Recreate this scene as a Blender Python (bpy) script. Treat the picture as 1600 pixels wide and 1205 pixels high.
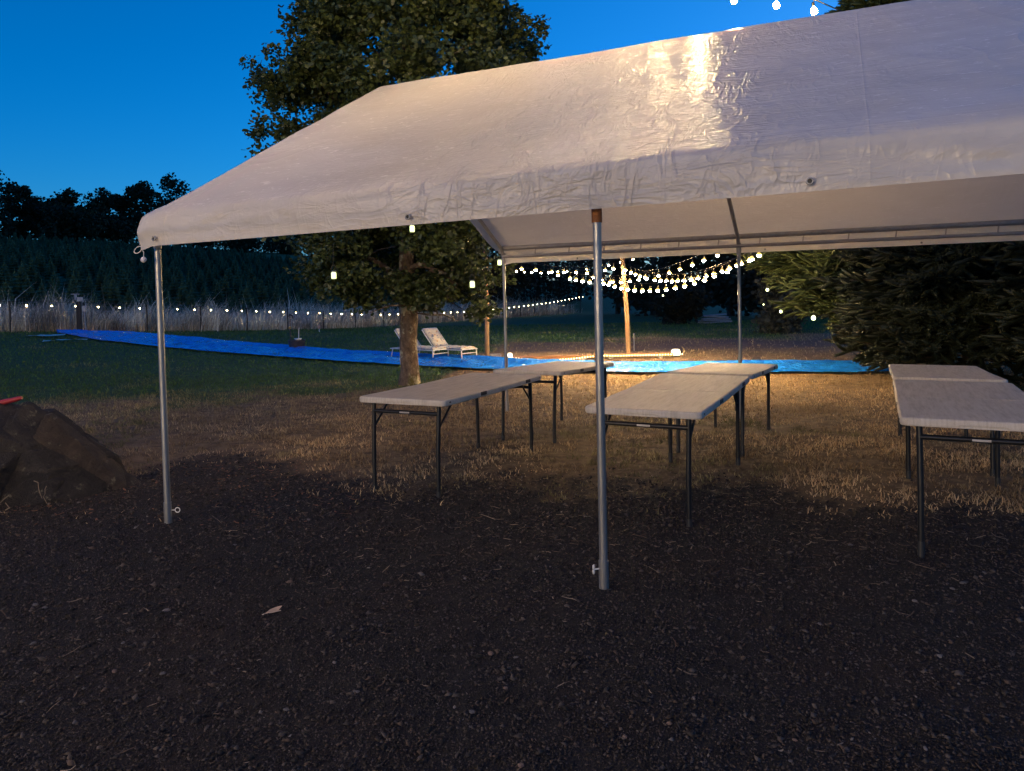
import bpy, math, random
import numpy as np
from mathutils import Vector, Matrix

for _o in list(bpy.data.objects):
    bpy.data.objects.remove(_o)
sc = bpy.context.scene
rng = np.random.default_rng(11)
random.seed(11)
R = math.radians

# ------------------------------------------------------------------ camera
F_PX, PITCH, ROLL, CY, EYE = 1161.1, 0.0329, 0.0234, 487.1, 1.516
cam_d = bpy.data.cameras.new('camera')
cam = bpy.data.objects.new('camera', cam_d)
sc.collection.objects.link(cam)
cam_d.sensor_width = 36.0
cam_d.lens = 36.0 * F_PX / 1600.0
cam_d.shift_y = -(602.5 - CY) / 1600.0
cam_d.clip_start = 0.05
cam_d.clip_end = 2000.0
cam.matrix_world = (Matrix.Translation((0, 0, EYE)) @ Matrix.Rotation(math.pi / 2 - PITCH, 4, 'X')
                    @ Matrix.Rotation(-ROLL, 4, 'Z'))
sc.camera = cam

# ------------------------------------------------------------------ sky, sun, exposure
SUN_EL, SUN_AZ = R(7.0), R(45)
wd_ = bpy.data.worlds.new('World')
sc.world = wd_
wd_.use_nodes = True
_nt = wd_.node_tree
_bg = _nt.nodes['Background']
_sky = _nt.nodes.new('ShaderNodeTexSky')
_sky.sky_type = 'NISHITA'
_sky.sun_disc = False
_sky.sun_elevation = SUN_EL
_sky.sun_rotation = SUN_AZ
_sky.ozone_density = 8.0
_sky.dust_density = 0.3
_sky.air_density = 1.0
_hs = _nt.nodes.new('ShaderNodeHueSaturation')
_hs.inputs['Saturation'].default_value = 1.03
_hs.inputs['Hue'].default_value = 0.497
_nt.links.new(_sky.outputs[0], _hs.inputs['Color'])
_nt.links.new(_hs.outputs[0], _bg.inputs[0])
_bg.inputs[1].default_value = 0.058
sun_d = bpy.data.lights.new('sun', 'SUN')
sun_d.energy = 0.006
sun_d.angle = R(20)
sun_d.color = (1.0, 0.8, 0.65)
sun = bpy.data.objects.new('sun', sun_d)
sc.collection.objects.link(sun)
_dir = Vector((math.sin(SUN_AZ) * math.cos(SUN_EL), math.cos(SUN_AZ) * math.cos(SUN_EL), math.sin(SUN_EL)))
sun.rotation_euler = (-_dir).to_track_quat('-Z', 'Y').to_euler()
sc.view_settings.view_transform = 'Standard'
sc.view_settings.look = 'None'
sc.view_settings.exposure = 2.1
sc.view_settings.gamma = 1.0
sc.view_settings.use_curve_mapping = False
sc.render.engine = 'CYCLES'
sc.cycles.use_denoising = True
sc.cycles.max_bounces = 4
sc.cycles.diffuse_bounces = 2
sc.cycles.glossy_bounces = 2
sc.cycles.transmission_bounces = 3
sc.cycles.use_adaptive_sampling = True
sc.cycles.adaptive_threshold = 0.02
sc.cycles.sample_clamp_indirect = 6.0
WARM = (1.0, 0.66, 0.30)

# ------------------------------------------------------------------ helpers
COL = sc.collection


def tag(o, label=None, cat=None, group=None, kind=None):
    if label: o['label'] = label
    if cat: o['category'] = cat
    if group: o['group'] = group
    if kind: o['kind'] = kind
    return o


def thing(name, label, cat, loc=(0, 0, 0), rotz=0.0, group=None):
    o = bpy.data.objects.new(name, None)
    COL.objects.link(o)
    o.location = loc
    o.rotation_euler = (0, 0, rotz)
    o.empty_display_size = 0.2
    return tag(o, label, cat, group)


def np_mesh(name, V, Fa, col=None, smooth=False):
    """Fa: int array (n,k) of equal-size faces."""
    V = np.asarray(V, np.float32)
    Fa = np.asarray(Fa, np.int32)
    me = bpy.data.meshes.new(name)
    n, k = Fa.shape
    me.vertices.add(len(V))
    me.vertices.foreach_set('co', V.ravel())
    me.loops.add(n * k)
    me.loops.foreach_set('vertex_index', Fa.ravel())
    me.polygons.add(n)
    me.polygons.foreach_set('loop_start', np.arange(0, n * k, k, dtype=np.int32))
    me.polygons.foreach_set('loop_total', np.full(n, k, dtype=np.int32))
    if smooth:
        me.polygons.foreach_set('use_smooth', np.ones(n, dtype=bool))
    if col is not None:
        at = me.color_attributes.new('col', 'FLOAT_COLOR', 'POINT')
        c = np.ones((len(V), 4), np.float32)
        c[:, :col.shape[1]] = col
        at.data.foreach_set('color', c.ravel())
    me.update(calc_edges=True)
    return me


def link(name, me, mat=None, parent=None):
    o = bpy.data.objects.new(name, me)
    COL.objects.link(o)
    if mat is not None and len(me.materials) == 0:
        me.materials.append(mat)
    if parent is not None:
        o.parent = parent
    return o


class MB:
    """collects simple shapes into one mesh"""

    def __init__(self):
        self.v, self.f = [], []

    def add(self, vs, fs):
        n = len(self.v)
        self.v += [tuple(p) for p in vs]
        self.f += [tuple(i + n for i in q) for q in fs]
        return self

    def box(self, c, s, rz=0.0, rx=0.0, ry=0.0, ch=0.0):
        hx, hy, hz = s[0] / 2, s[1] / 2, s[2] / 2
        M = Matrix.Rotation(rz, 3, 'Z') @ Matrix.Rotation(ry, 3, 'Y') @ Matrix.Rotation(rx, 3, 'X')
        c = Vector(c)
        if ch <= 0:
            P = [(x, y, z) for z in (-hz, hz) for y in (-hy, hy) for x in (-hx, hx)]
            Q = [(0, 2, 3, 1), (4, 5, 7, 6), (0, 1, 5, 4), (2, 6, 7, 3), (0, 4, 6, 2), (1, 3, 7, 5)]
        else:
            k = min(ch, hx * .9, hy * .9, hz * .9)
            P, Q = [], []
            for z, i in ((-hz, k), (-hz + k, 0), (hz - k, 0), (hz, k)):
                a, b = hx - i, hy - i
                P += [(-a + k * (i == 0), -b, z), (a - k * (i == 0), -b, z), (a, -b + k * (i == 0), z), (a, b - k * (i == 0), z),
                      (a - k * (i == 0), b, z), (-a + k * (i == 0), b, z), (-a, b - k * (i == 0), z), (-a, -b + k * (i == 0), z)]
            for l in range(3):
                for j in range(8):
                    Q.append((l * 8 + j, l * 8 + (j + 1) % 8, l * 8 + 8 + (j + 1) % 8, l * 8 + 8 + j))
            Q.append(tuple(range(7, -1, -1)))
            Q.append(tuple(range(24, 32)))
        return self.add([c + M @ Vector(p) for p in P], Q)

    def tube(self, path, r, n=8, cap=True):
        path = [Vector(p) for p in path]
        rs = r if hasattr(r, '__len__') else [r] * len(path)
        vs, fs = [], []
        up = None
        for i, p in enumerate(path):
            d = (path[min(i + 1, len(path) - 1)] - path[max(i - 1, 0)])
            d = d.normalized() if d.length > 1e-9 else Vector((0, 0, 1))
            if up is None:
                up = Vector((0, 0, 1)) if abs(d.z) < .9 else Vector((1, 0, 0))
            x = d.cross(up).normalized()
            y = x.cross(d).normalized()
            up = y
            for k in range(n):
                t = 2 * math.pi * k / n
                vs.append(p + (x * math.cos(t) + y * math.sin(t)) * rs[i])
        for i in range(len(path) - 1):
            for k in range(n):
                fs.append((i * n + k, i * n + (k + 1) % n, (i + 1) * n + (k + 1) % n, (i + 1) * n + k))
        if cap:
            m = len(vs)
            vs += vs[:n] + vs[m - n:m]
            fs.append(tuple(m + k for k in range(n - 1, -1, -1)))
            fs.append(tuple(m + n + k for k in range(n)))
        return self.add(vs, fs)

    def lathe(self, prof, n=12, c=(0, 0, 0), M=None):
        vs, fs = [], []
        c = Vector(c)
        for (r, z) in prof:
            for k in range(n):
                t = 2 * math.pi * k / n
                p = Vector((r * math.cos(t), r * math.sin(t), z))
                vs.append(c + (M @ p if M else p))
        for i in range(len(prof) - 1):
            for k in range(n):
                fs.append((i * n + k, i * n + (k + 1) % n, (i + 1) * n + (k + 1) % n, (i + 1) * n + k))
        if prof[0][0] > 1e-4: fs.append(tuple(range(n - 1, -1, -1)))
        if prof[-1][0] > 1e-4: fs.append(tuple((len(prof) - 1) * n + k for k in range(n)))
        return self.add(vs, fs)

    def mesh(self, name, smooth=False):
        me = bpy.data.meshes.new(name)
        me.from_pydata(self.v, [], self.f)
        if smooth:
            me.polygons.foreach_set('use_smooth', np.array([len(p.vertices) <= 4 for p in me.polygons], dtype=bool))
        me.update()
        return me

    def build(self, name, mat, parent=None, smooth=False):
        return link(name, self.mesh(name, smooth), mat, parent)


def copy_tree(o, parent=None):
    c = o.copy()
    COL.objects.link(c)
    c.parent = parent
    for ch in list(o.children):
        copy_tree(ch, c)
    return c


# numpy value noise ------------------------------------------------
def _hash(ix, iy, seed):
    h = (ix.astype(np.int64) * 374761393 + iy.astype(np.int64) * 668265263 + seed * 974711) & 0x7fffffff
    h = ((h ^ (h >> 13)) * 1274126177) & 0x7fffffff
    return ((h ^ (h >> 16)) & 0xffff) / 65535.0


def vnoise(x, y, seed=0):
    x = np.asarray(x, float); y = np.asarray(y, float)
    ix, iy = np.floor(x), np.floor(y)
    fx, fy = x - ix, y - iy
    fx = fx * fx * (3 - 2 * fx); fy = fy * fy * (3 - 2 * fy)
    a = _hash(ix, iy, seed); b = _hash(ix + 1, iy, seed); c = _hash(ix, iy + 1, seed); d = _hash(ix + 1, iy + 1, seed)
    return (a * (1 - fx) + b * fx) * (1 - fy) + (c * (1 - fx) + d * fx) * fy


def fbm(x, y, seed=0, o=4):
    s, a, t = 0, .5, 0
    for i in range(o):
        s = s + a * vnoise(x * 2 ** i, y * 2 ** i, seed + i); t += a; a *= .5
    return s / t


def sstep(a, b, x):
    t = np.clip((np.asarray(x, float) - a) / (b - a), 0, 1)
    return t * t * (3 - 2 * t)


# the terrain -------------------------------------------------------
FY0 = 24.0                                    # fence line: start, step per bulb
FP0 = np.array([-0.689 * FY0, FY0]); FST = np.array([.01583 * FY0, .0311 * FY0])
FU = FST / np.linalg.norm(FST); FN = np.array([-FU[1], FU[0]])
_cp = np.array([(-4, -3, 0), (0, -3, 0), (4, -3, 0), (-4, 2, 0), (0, 2, 0), (4, 2, 0), (-2.3, 4.9, 0), (.4, 3.6, 0), (2.4, 4, .01), (5, 4, .02),
                (0, 5.5, -.005), (-3, 5.8, -.01), (3.5, 6, .0), (0.2, 7.5, -.05), (1.9, 6.7, -.02), (2.5, 8.3, -.1), (.9, 9, -.14), (4, 7.3, -.06),
                (-3, 8, -.06), (-1.84, 13.1, -.16), (5.6, 12.4, -.15), (2.8, 18, -.18), (-.6, 18, -.17), (-6, 20, -.1), (-9, 10, 0), (-12, 17, .25),
                (10, 16, -.15), (10, 6, 0), (-10, 2, 0), (10, -3, 0), (-10, -4, 0),
                (-16.5, 24, .44), (-12.7, 31.5, -.06), (-8.9, 38.9, -.46), (-2.4, 51.6, -.7), (6.7, 69.5, -1.), (8.3, 37, -.5), (16, 30, -.4),
                (-24, 12, .7), (30, 60, -1), (40, 20, -.4), (-30, -20, 0), (30, -20, 0), (0, -25, 0)], float)


def _rbf_fit(P):
    d = np.linalg.norm(P[:, None, :2] - P[None, :, :2], axis=2)
    n = len(P)
    A = np.zeros((n + 1, n + 1)); A[:n, :n] = np.sqrt(d * d + 1.0); A[:n, n] = 1; A[n, :n] = 1
    return np.linalg.solve(A, np.r_[P[:, 2], 0])


_cw = _rbf_fit(_cp)


def G(x, y):
    x = np.asarray(x, float); y = np.asarray(y, float)
    sh = x.shape
    x = x.ravel(); y = y.ravel()
    xc, yc = np.clip(x, -40, 45), np.clip(y, -25, 75)
    z = np.full(x.shape, _cw[-1])
    for i in range(len(_cp)):
        z += _cw[i] * np.sqrt((xc - _cp[i, 0]) ** 2 + (yc - _cp[i, 1]) ** 2 + 1.0)
    s = (x - FP0[0]) * FN[0] + (y - FP0[1]) * FN[1]
    t = (x - FP0[0]) * FU[0] + (y - FP0[1]) * FU[1]
    s2 = np.clip(s - 2.0, 0, 95)
    rise = .142 * s2 * (1 - .0016 * s2)
    z = z + rise * (1 - sstep(95, 190, t)) - .0 * s
    return z.reshape(sh)


def g1(x, y):
    return float(G(np.array([x]), np.array([y]))[0])


def ray(u, v):
    u -= 800; v -= CY
    cr, sr = math.cos(ROLL), math.sin(ROLL)
    U, V = u * cr - v * sr, u * sr + v * cr
    c, s = math.cos(PITCH), math.sin(PITCH)
    up = -V / F_PX
    return Vector((U / F_PX, c + up * s, -s + up * c))


def at(u, v, Y):
    r = ray(u, v)
    return Vector((0, 0, EYE)) + r * (Y / r.y)


def on_ground(u, v):
    r = ray(u, v)
    t = 1.0
    lo, hi = .5, None
    while t < 160:
        p = r * t
        if EYE + p.z < g1(p.x, p.y):
            hi = t; break
        lo = t; t *= 1.04
    for _ in range(40):
        m = (lo + hi) / 2; p = r * m
        if EYE + p.z < g1(p.x, p.y): hi = m
        else: lo = m
    p = r * hi
    return Vector((p.x, p.y, g1(p.x, p.y)))


# ------------------------------------------------------------------ materials
def new_mat(name):
    m = bpy.data.materials.new(name)
    m.use_nodes = True
    nt = m.node_tree
    b = nt.nodes['Principled BSDF']
    return m, nt, b


def nd(nt, t, **kw):
    n = nt.nodes.new(t)
    for k, v in kw.items():
        if k.startswith('i_'):
            key = k[2:].replace('_', ' ')
            n.inputs[key].default_value = v
        else:
            setattr(n, k, v)
    return n


def ramp(nt, fac, stops):
    r = nt.nodes.new('ShaderNodeValToRGB')
    e = r.color_ramp.elements
    while len(e) < len(stops): e.new(.5)
    for el, (p, c) in zip(e, stops):
        el.position = p
        el.color = (*c, 1) if len(c) == 3 else c
    nt.links.new(fac, r.inputs[0])
    return r.outputs[0]


def coords(nt, kind='Object', scale=(1, 1, 1)):
    tc = nt.nodes.new('ShaderNodeTexCoord')
    mp = nt.nodes.new('ShaderNodeMapping')
    mp.inputs['Scale'].default_value = scale
    nt.links.new(tc.outputs[kind], mp.inputs[0])
    return mp.outputs[0]


def noise(nt, vec, scale, detail=4, rough=.55, dist=0):
    n = nt.nodes.new('ShaderNodeTexNoise')
    n.inputs['Scale'].default_value = scale
    n.inputs['Detail'].default_value = detail
    n.inputs['Roughness'].default_value = rough
    n.inputs['Distortion'].default_value = dist
    nt.links.new(vec, n.inputs['Vector'])
    return n.outputs['Fac']


def simple(name, c1, c2=None, rough=.6, metal=0., scale=8., bump=0., bscale=60., stretch=(1, 1, 1), spec=.5, rvar=0., coat=0.):
    m, nt, b = new_mat(name)
    v = coords(nt, 'Object', stretch)
    if c2 is None: c2 = tuple(x * .8 for x in c1)
    f = noise(nt, v, scale, 5, .6)
    nt.links.new(ramp(nt, f, [(.32, c1), (.68, c2)]), b.inputs['Base Color'])
    b.inputs['Roughness'].default_value = rough
    b.inputs['Metallic'].default_value = metal
    b.inputs['Specular IOR Level'].default_value = spec
    b.inputs['Coat Weight'].default_value = coat
    if rvar:
        mr = nd(nt, 'ShaderNodeMapRange')
        mr.inputs['To Min'].default_value = rough - rvar
        mr.inputs['To Max'].default_value = rough + rvar
        nt.links.new(noise(nt, v, scale * 2.3, 3), mr.inputs['Value'])
        nt.links.new(mr.outputs[0], b.inputs['Roughness'])
    if bump:
        bp = nd(nt, 'ShaderNodeBump')
        bp.inputs['Strength'].default_value = bump
        bp.inputs['Distance'].default_value = .02
        nt.links.new(noise(nt, v, bscale, 4), bp.inputs['Height'])
        nt.links.new(bp.outputs[0], b.inputs['Normal'])
    return m


def attr_mat(name, rough=.7, trans=0.0, spec=.3, var=.0):
    m, nt, b = new_mat(name)
    a = nd(nt, 'ShaderNodeAttribute', attribute_name='col')
    nt.links.new(a.outputs['Color'], b.inputs['Base Color'])
    b.inputs['Roughness'].default_value = rough
    b.inputs['Specular IOR Level'].default_value = spec
    if trans:
        t = nd(nt, 'ShaderNodeBsdfTranslucent')
        nt.links.new(a.outputs['Color'], t.inputs[0])
        mx = nd(nt, 'ShaderNodeMixShader')
        mx.inputs[0].default_value = trans
        nt.links.new(b.outputs[0], mx.inputs[1])
        nt.links.new(t.outputs[0], mx.inputs[2])
        nt.links.new(mx.outputs[0], nt.nodes['Material Output'].inputs[0])
    return m


def bulb_mat(name, hot, amber, strength, r):
    m, nt, b = new_mat(name)
    tc = nd(nt, 'ShaderNodeTexCoord'); sx = nd(nt, 'ShaderNodeSeparateXYZ')
    nt.links.new(tc.outputs['Object'], sx.inputs[0])
    mr = nd(nt, 'ShaderNodeMapRange'); nt.links.new(sx.outputs[2], mr.inputs['Value'])
    mr.inputs['From Min'].default_value = -.55 * r; mr.inputs['From Max'].default_value = -.05 * r
    mr.inputs['To Min'].default_value = strength; mr.inputs['To Max'].default_value = .26
    mr2 = nd(nt, 'ShaderNodeMapRange'); nt.links.new(sx.outputs[2], mr2.inputs['Value'])
    mr2.inputs['From Min'].default_value = -.4 * r; mr2.inputs['From Max'].default_value = -.05 * r
    nt.links.new(ramp(nt, mr2.outputs[0], [(0, hot), (1, amber)]), b.inputs['Emission Color'])
    nt.links.new(mr.outputs[0], b.inputs['Emission Strength'])
    b.inputs['Base Color'].default_value = (.7, .5, .2, 1)
    return m


def emit(name, col, strength):
    m, nt, b = new_mat(name)
    b.inputs['Base Color'].default_value = (.8, .75, .6, 1)
    b.inputs['Emission Color'].default_value = (*col, 1)
    b.inputs['Emission Strength'].default_value = strength
    b.inputs['Roughness'].default_value = .3
    return m


M = {}
M['galv'] = simple('galvanized_steel', (.40, .40, .40), (.24, .24, .24), .42, .7, 14, .2, 90, (1, 1, .15), rvar=.12)
M['rail'] = simple('painted_steel_rail', (.46, .43, .40), (.36, .33, .31), .5, .25, 10, .1, 60)
M['rust'] = simple('rusty_steel', (.30, .12, .04), (.16, .06, .025), .65, .4, 30, .3, 120)
M['black_steel'] = simple('black_steel', (.014, .014, .015), (.02, .02, .021), .42, .3, 20, .1, 80)
M['black_plastic'] = simple('black_plastic', (.02, .02, .02), (.03, .03, .03), .5, 0, 20)
M['white_plastic'] = simple('white_plastic', (.75, .74, .70), (.66, .65, .62), .4)
M['wood_pole'] = simple('weathered_wood_pole', (.36, .22, .12), (.24, .15, .085), .75, 0, 5, .4, 30, (3, 3, .3))
M['plank'] = simple('fresh_plank', (.26, .12, .04), (.20, .09, .03), .65, 0, 3, .3, 25, (.5, 6, 6))
M['lumber'] = simple('weathered_lumber', (.36, .36, .37), (.25, .25, .26), .8, 0, 5, .3, 30, (.5, 6, 6))
M['post'] = simple('fence_post_wood', (.05, .042, .036), (.03, .025, .022), .85, 0, 6, .5, 30, (4, 4, .5))
M['wire'] = simple('wire', (.03, .028, .025), (.02, .02, .02), .5)
M['bulb'] = bulb_mat('lit_warm_bulb', WARM, (1.0, .62, .14), 265.0, .036)
M['top_bulb'] = emit('lit_bulb_above_tent', (1.0, .66, .29), 190.0)
M['house_bulb'] = emit('lit_bulb_at_house', (1.0, .70, .37), 440.0)
M['fence_bulb'] = bulb_mat('lit_fence_bulb', (1.0, .78, .40), (1.0, .70, .25), 40.0, .029)
M['jar'] = emit('lit_jar', (.80, 1.0, .40), .45)
M['fir_lamp'] = emit('lit_fir_lamp', (.9, 1.0, .45), 2.0)
M['rope'] = emit('lit_rope_dot', (1.0, .60, .22), 2.6)
M['flood'] = emit('lit_ground_lamp', (1.0, 1.0, .66), .8)
for _k in ('jar', 'fir_lamp', 'rope'):
    M[_k].cycles.emission_sampling = 'NONE'
M['red'] = simple('red_plastic', (.34, .02, .03), (.26, .015, .02), .5)
M['teal'] = simple('pale_teal_plastic', (.25, .45, .45), (.2, .38, .4), .5)
M['cord'] = simple('white_cord', (.7, .66, .62), (.6, .57, .52), .6)
M['ball'] = simple('white_bungee_ball', (.75, .70, .72), (.68, .62, .64), .35)
M['pot'] = simple('dark_pot', (.03, .028, .028), (.05, .045, .04), .6, 0, 9, .3, 40)
M['lounge_frame'] = simple('white_lounger_frame', (.75, .73, .68), (.68, .66, .62), .4)
M['bark'] = simple('oak_bark', (.20, .155, .12), (.085, .06, .045), .9, 0, 7, 1.0, 22, (1, 1, .35))
M['fir_bark'] = simple('fir_bark', (.06, .045, .035), (.04, .03, .025), .9, 0, 6, .6, 20)
M['leaf'] = attr_mat('oak_leaf', .45, .25, .5)
M['needle'] = attr_mat('fir_needle', .55, .1, .4)
M['far_leaf'] = attr_mat('far_leaf', .8, .1, .2)
M['grass'] = attr_mat('grass_blade', .75, .25, .2)
M['stone'] = attr_mat('gravel_stone', .75, 0, .35)
M['litter'] = attr_mat('straw_litter', .8, .1, .2)


def moss_bark():
    m, nt, b = new_mat('oak_bark_lichen')
    v = coords(nt, 'Object', (1, 1, .5))
    f = noise(nt, v, 16, 6, .65)
    base = ramp(nt, f, [(.3, (.05, .033, .022)), (.5, (.13, .088, .06)), (.7, (.22, .16, .11))])
    f2 = noise(nt, coords(nt, 'Object', (1, 1, .8)), 4.5, 4, .6)
    lich = ramp(nt, f2, [(.54, (0, 0, 0)), (.6, (1, 1, 1))])
    mx = nd(nt, 'ShaderNodeMix', data_type='RGBA')
    nt.links.new(lich, mx.inputs[0]); nt.links.new(base, mx.inputs[6]); mx.inputs[7].default_value = (.36, .33, .24, 1)
    f3 = noise(nt, coords(nt, 'Object', (1, 1, .7)), 3.1, 5, .6)
    moss = ramp(nt, f3, [(.56, (0, 0, 0)), (.63, (1, 1, 1))])
    mx2 = nd(nt, 'ShaderNodeMix', data_type='RGBA')
    nt.links.new(moss, mx2.inputs[0]); nt.links.new(mx.outputs[2], mx2.inputs[6]); mx2.inputs[7].default_value = (.09, .075, .02, 1)
    nt.links.new(mx2.outputs[2], b.inputs['Base Color'])
    b.inputs['Roughness'].default_value = .9
    bp = nd(nt, 'ShaderNodeBump'); bp.inputs['Strength'].default_value = 1.; bp.inputs['Distance'].default_value = .04
    nt.links.new(f, bp.inputs['Height']); nt.links.new(bp.outputs[0], b.inputs['Normal'])
    return m


M['oak_bark'] = moss_bark()


def ground_mat():
    m, nt, b = new_mat('ground_gravel_and_grass')
    z = nd(nt, 'ShaderNodeAttribute', attribute_name='col')
    sep = nd(nt, 'ShaderNodeSeparateColor')
    nt.links.new(z.outputs['Color'], sep.inputs[0])
    v = coords(nt, 'Object')
    fine = noise(nt, v, 90, 5, .7)
    mid = noise(nt, v, 7, 5, .6)
    big = noise(nt, v, 1.1, 4, .6)
    grav = ramp(nt, fine, [(.3, (.009, .0074, .0064)), (.55, (.027, .0225, .019)), (.75, (.066, .057, .049))])
    red = ramp(nt, big, [(.45, (.024, .023, .024)), (.75, (.050, .030, .022))])
    g2 = nd(nt, 'ShaderNodeMix', data_type='RGBA'); g2.inputs[0].default_value = .45
    nt.links.new(grav, g2.inputs[6]); nt.links.new(red, g2.inputs[7])
    dry = ramp(nt, mid, [(.3, (.085, .056, .032)), (.52, (.17, .115, .062)), (.75, (.26, .185, .10))])
    green = ramp(nt, mid, [(.3, (.018, .045, .016)), (.55, (.036, .080, .026)), (.8, (.075, .10, .038))])
    bare = ramp(nt, mid, [(.3, (.075, .05, .04)), (.7, (.15, .10, .075))])

    def mixc(fac, a, c):
        x = nd(nt, 'ShaderNodeMix', data_type='RGBA')
        nt.links.new(fac, x.inputs[0]); nt.links.new(a, x.inputs[6]); nt.links.new(c, x.inputs[7])
        return x.outputs[2]

    def rag(ch, amt=.55, wd=.12):
        a = nd(nt, 'ShaderNodeMath', operation='ADD')
        s = nd(nt, 'ShaderNodeMath', operation='MULTIPLY_ADD')
        nt.links.new(mid, s.inputs[0]); s.inputs[1].default_value = amt * 2; s.inputs[2].default_value = -amt
        nt.links.new(sep.outputs[ch], a.inputs[0]); nt.links.new(s.outputs[0], a.inputs[1])
        return ramp(nt, a.outputs[0], [(.5 - wd, (0, 0, 0)), (.5 + wd, (1, 1, 1))])
    c = mixc(rag(1), dry, green)
    c = mixc(rag(2), c, bare)
    c = mixc(rag(0, .6, .3), c, g2.outputs[2])
    nt.links.new(c, b.inputs['Base Color'])
    b.inputs['Roughness'].default_value = .9
    b.inputs['Specular IOR Level'].default_value = .25
    bp = nd(nt, 'ShaderNodeBump'); bp.inputs['Strength'].default_value = .9; bp.inputs['Distance'].default_value = .015
    nt.links.new(fine, bp.inputs['Height'])
    bp2 = nd(nt, 'ShaderNodeBump'); bp2.inputs['Strength'].default_value = .6; bp2.inputs['Distance'].default_value = .06
    nt.links.new(mid, bp2.inputs['Height']); nt.links.new(bp.outputs[0], bp2.inputs['Normal'])
    nt.links.new(bp2.outputs[0], b.inputs['Normal'])
    return m


def canopy_mat():
    m, nt, b = new_mat('white_poly_tarp')
    tc = nd(nt, 'ShaderNodeTexCoord')
    ob = tc.outputs['Object']
    b.inputs['Base Color'].default_value = (.74, .72, .71, 1)
    b.inputs['Specular IOR Level'].default_value = .55
    sx = nd(nt, 'ShaderNodeSeparateXYZ'); nt.links.new(ob, sx.inputs[0])

    def mp(scale, rot=0):
        q = nd(nt, 'ShaderNodeMapping'); q.inputs['Scale'].default_value = scale
        q.inputs['Rotation'].default_value = (0, 0, rot)
        nt.links.new(ob, q.inputs[0]); return q.outputs[0]
    def math_(op, a, b_, c=None):
        q = nd(nt, 'ShaderNodeMath', operation=op)
        for i_, v_ in enumerate((a, b_, c)):
            if v_ is None: continue
            if isinstance(v_, (int, float)): q.inputs[i_].default_value = v_
            else: nt.links.new(v_, q.inputs[i_])
        return q.outputs[0]

    def ridged(scale, vec, dist=1.0, detail=3):
        f_ = noise(nt, vec, scale, detail, .55, dist)
        return math_('SUBTRACT', 1.0, math_('ABSOLUTE', math_('MULTIPLY_ADD', f_, 2.0, -1.0), 0))
    n1 = noise(nt, mp((2.0, 6, 6), .2), 5.0, 3, .55, 1.5)
    cr1 = math_('POWER', ridged(3.0, mp((2.2, .9, .9), .6), 1.4), 6.0)       # creases running down the slope
    cr2 = math_('POWER', ridged(2.2, mp((1.0, 3.2, 3.2), .1), 1.8), 7.0)     # creases along the eave
    cr3 = math_('POWER', ridged(1.1, mp((1.6, .7, .7), -.35), .6, 2), 14.0)   # a few long fold lines
    # crumpled patch round the middle of the front slope and on the valance, calmer elsewhere
    patch = noise(nt, mp((1, 1, 1)), .9, 2, .5)
    d = math_('SUBTRACT', sx.outputs[0], 2.55)
    gau = math_('POWER', 2.718, math_('MULTIPLY', math_('MULTIPLY', d, d), -.8))
    mr2 = nd(nt, 'ShaderNodeMapRange'); nt.links.new(sx.outputs[2], mr2.inputs['Value'])
    mr2.inputs['From Min'].default_value = 1.98; mr2.inputs['From Max'].default_value = 2.2
    mr2.inputs['To Min'].default_value = 1.0; mr2.inputs['To Max'].default_value = 0.0
    amt = math_('MINIMUM', math_('ADD', math_('ADD', math_('MULTIPLY', gau, math_('MULTIPLY', math_('MULTIPLY', patch, patch), 5.5)), math_('MULTIPLY', mr2.outputs[0], math_('MULTIPLY', patch, .38))), .06), 1.7)
    hsum = math_('ADD', math_('MULTIPLY', cr1, .5), math_('ADD', math_('MULTIPLY', cr2, .45), math_('MULTIPLY', n1, .55)))
    hh_ = math_('MULTIPLY_ADD', hsum, amt, math_('MULTIPLY', cr3, .26))
    def fold(sock, period, off):
        q = math_('ABSOLUTE', math_('SUBTRACT', math_('FRACT', math_('MULTIPLY_ADD', sock, 1.0 / period, off), 0), .5), 0)
        return math_('POWER', math_('SUBTRACT', 1.0, math_('MULTIPLY', q, 2.0)), 90.0 * period)
    hh_ = math_('ADD', hh_, math_('MULTIPLY', math_('ADD', fold(sx.outputs[1], .92, .47), fold(sx.outputs[0], 1.01, .31)), .13))
    bp = nd(nt, 'ShaderNodeBump'); bp.inputs['Strength'].default_value = .8; bp.inputs['Distance'].default_value = .016
    nt.links.new(hh_, bp.inputs['Height'])
    nt.links.new(bp.outputs[0], b.inputs['Normal'])
    rr = nd(nt, 'ShaderNodeMapRange'); nt.links.new(n1, rr.inputs['Value'])
    rr.inputs['To Min'].default_value = .19; rr.inputs['To Max'].default_value = .32
    nt.links.new(rr.outputs[0], b.inputs['Roughness'])
    dirt = noise(nt, mp((1, 1, 3)), 1.7, 6, .65)
    nt.links.new(ramp(nt, dirt, [(.35, (.76, .74, .73)), (.7, (.66, .635, .61))]), b.inputs['Base Color'])
    t = nd(nt, 'ShaderNodeBsdfTranslucent'); t.inputs[0].default_value = (.72, .66, .58, 1)
    mx = nd(nt, 'ShaderNodeMixShader'); mx.inputs[0].default_value = .38
    nt.links.new(b.outputs[0], mx.inputs[1]); nt.links.new(t.outputs[0], mx.inputs[2])
    nt.links.new(mx.outputs[0], nt.nodes['Material Output'].inputs[0])
    return m


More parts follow.
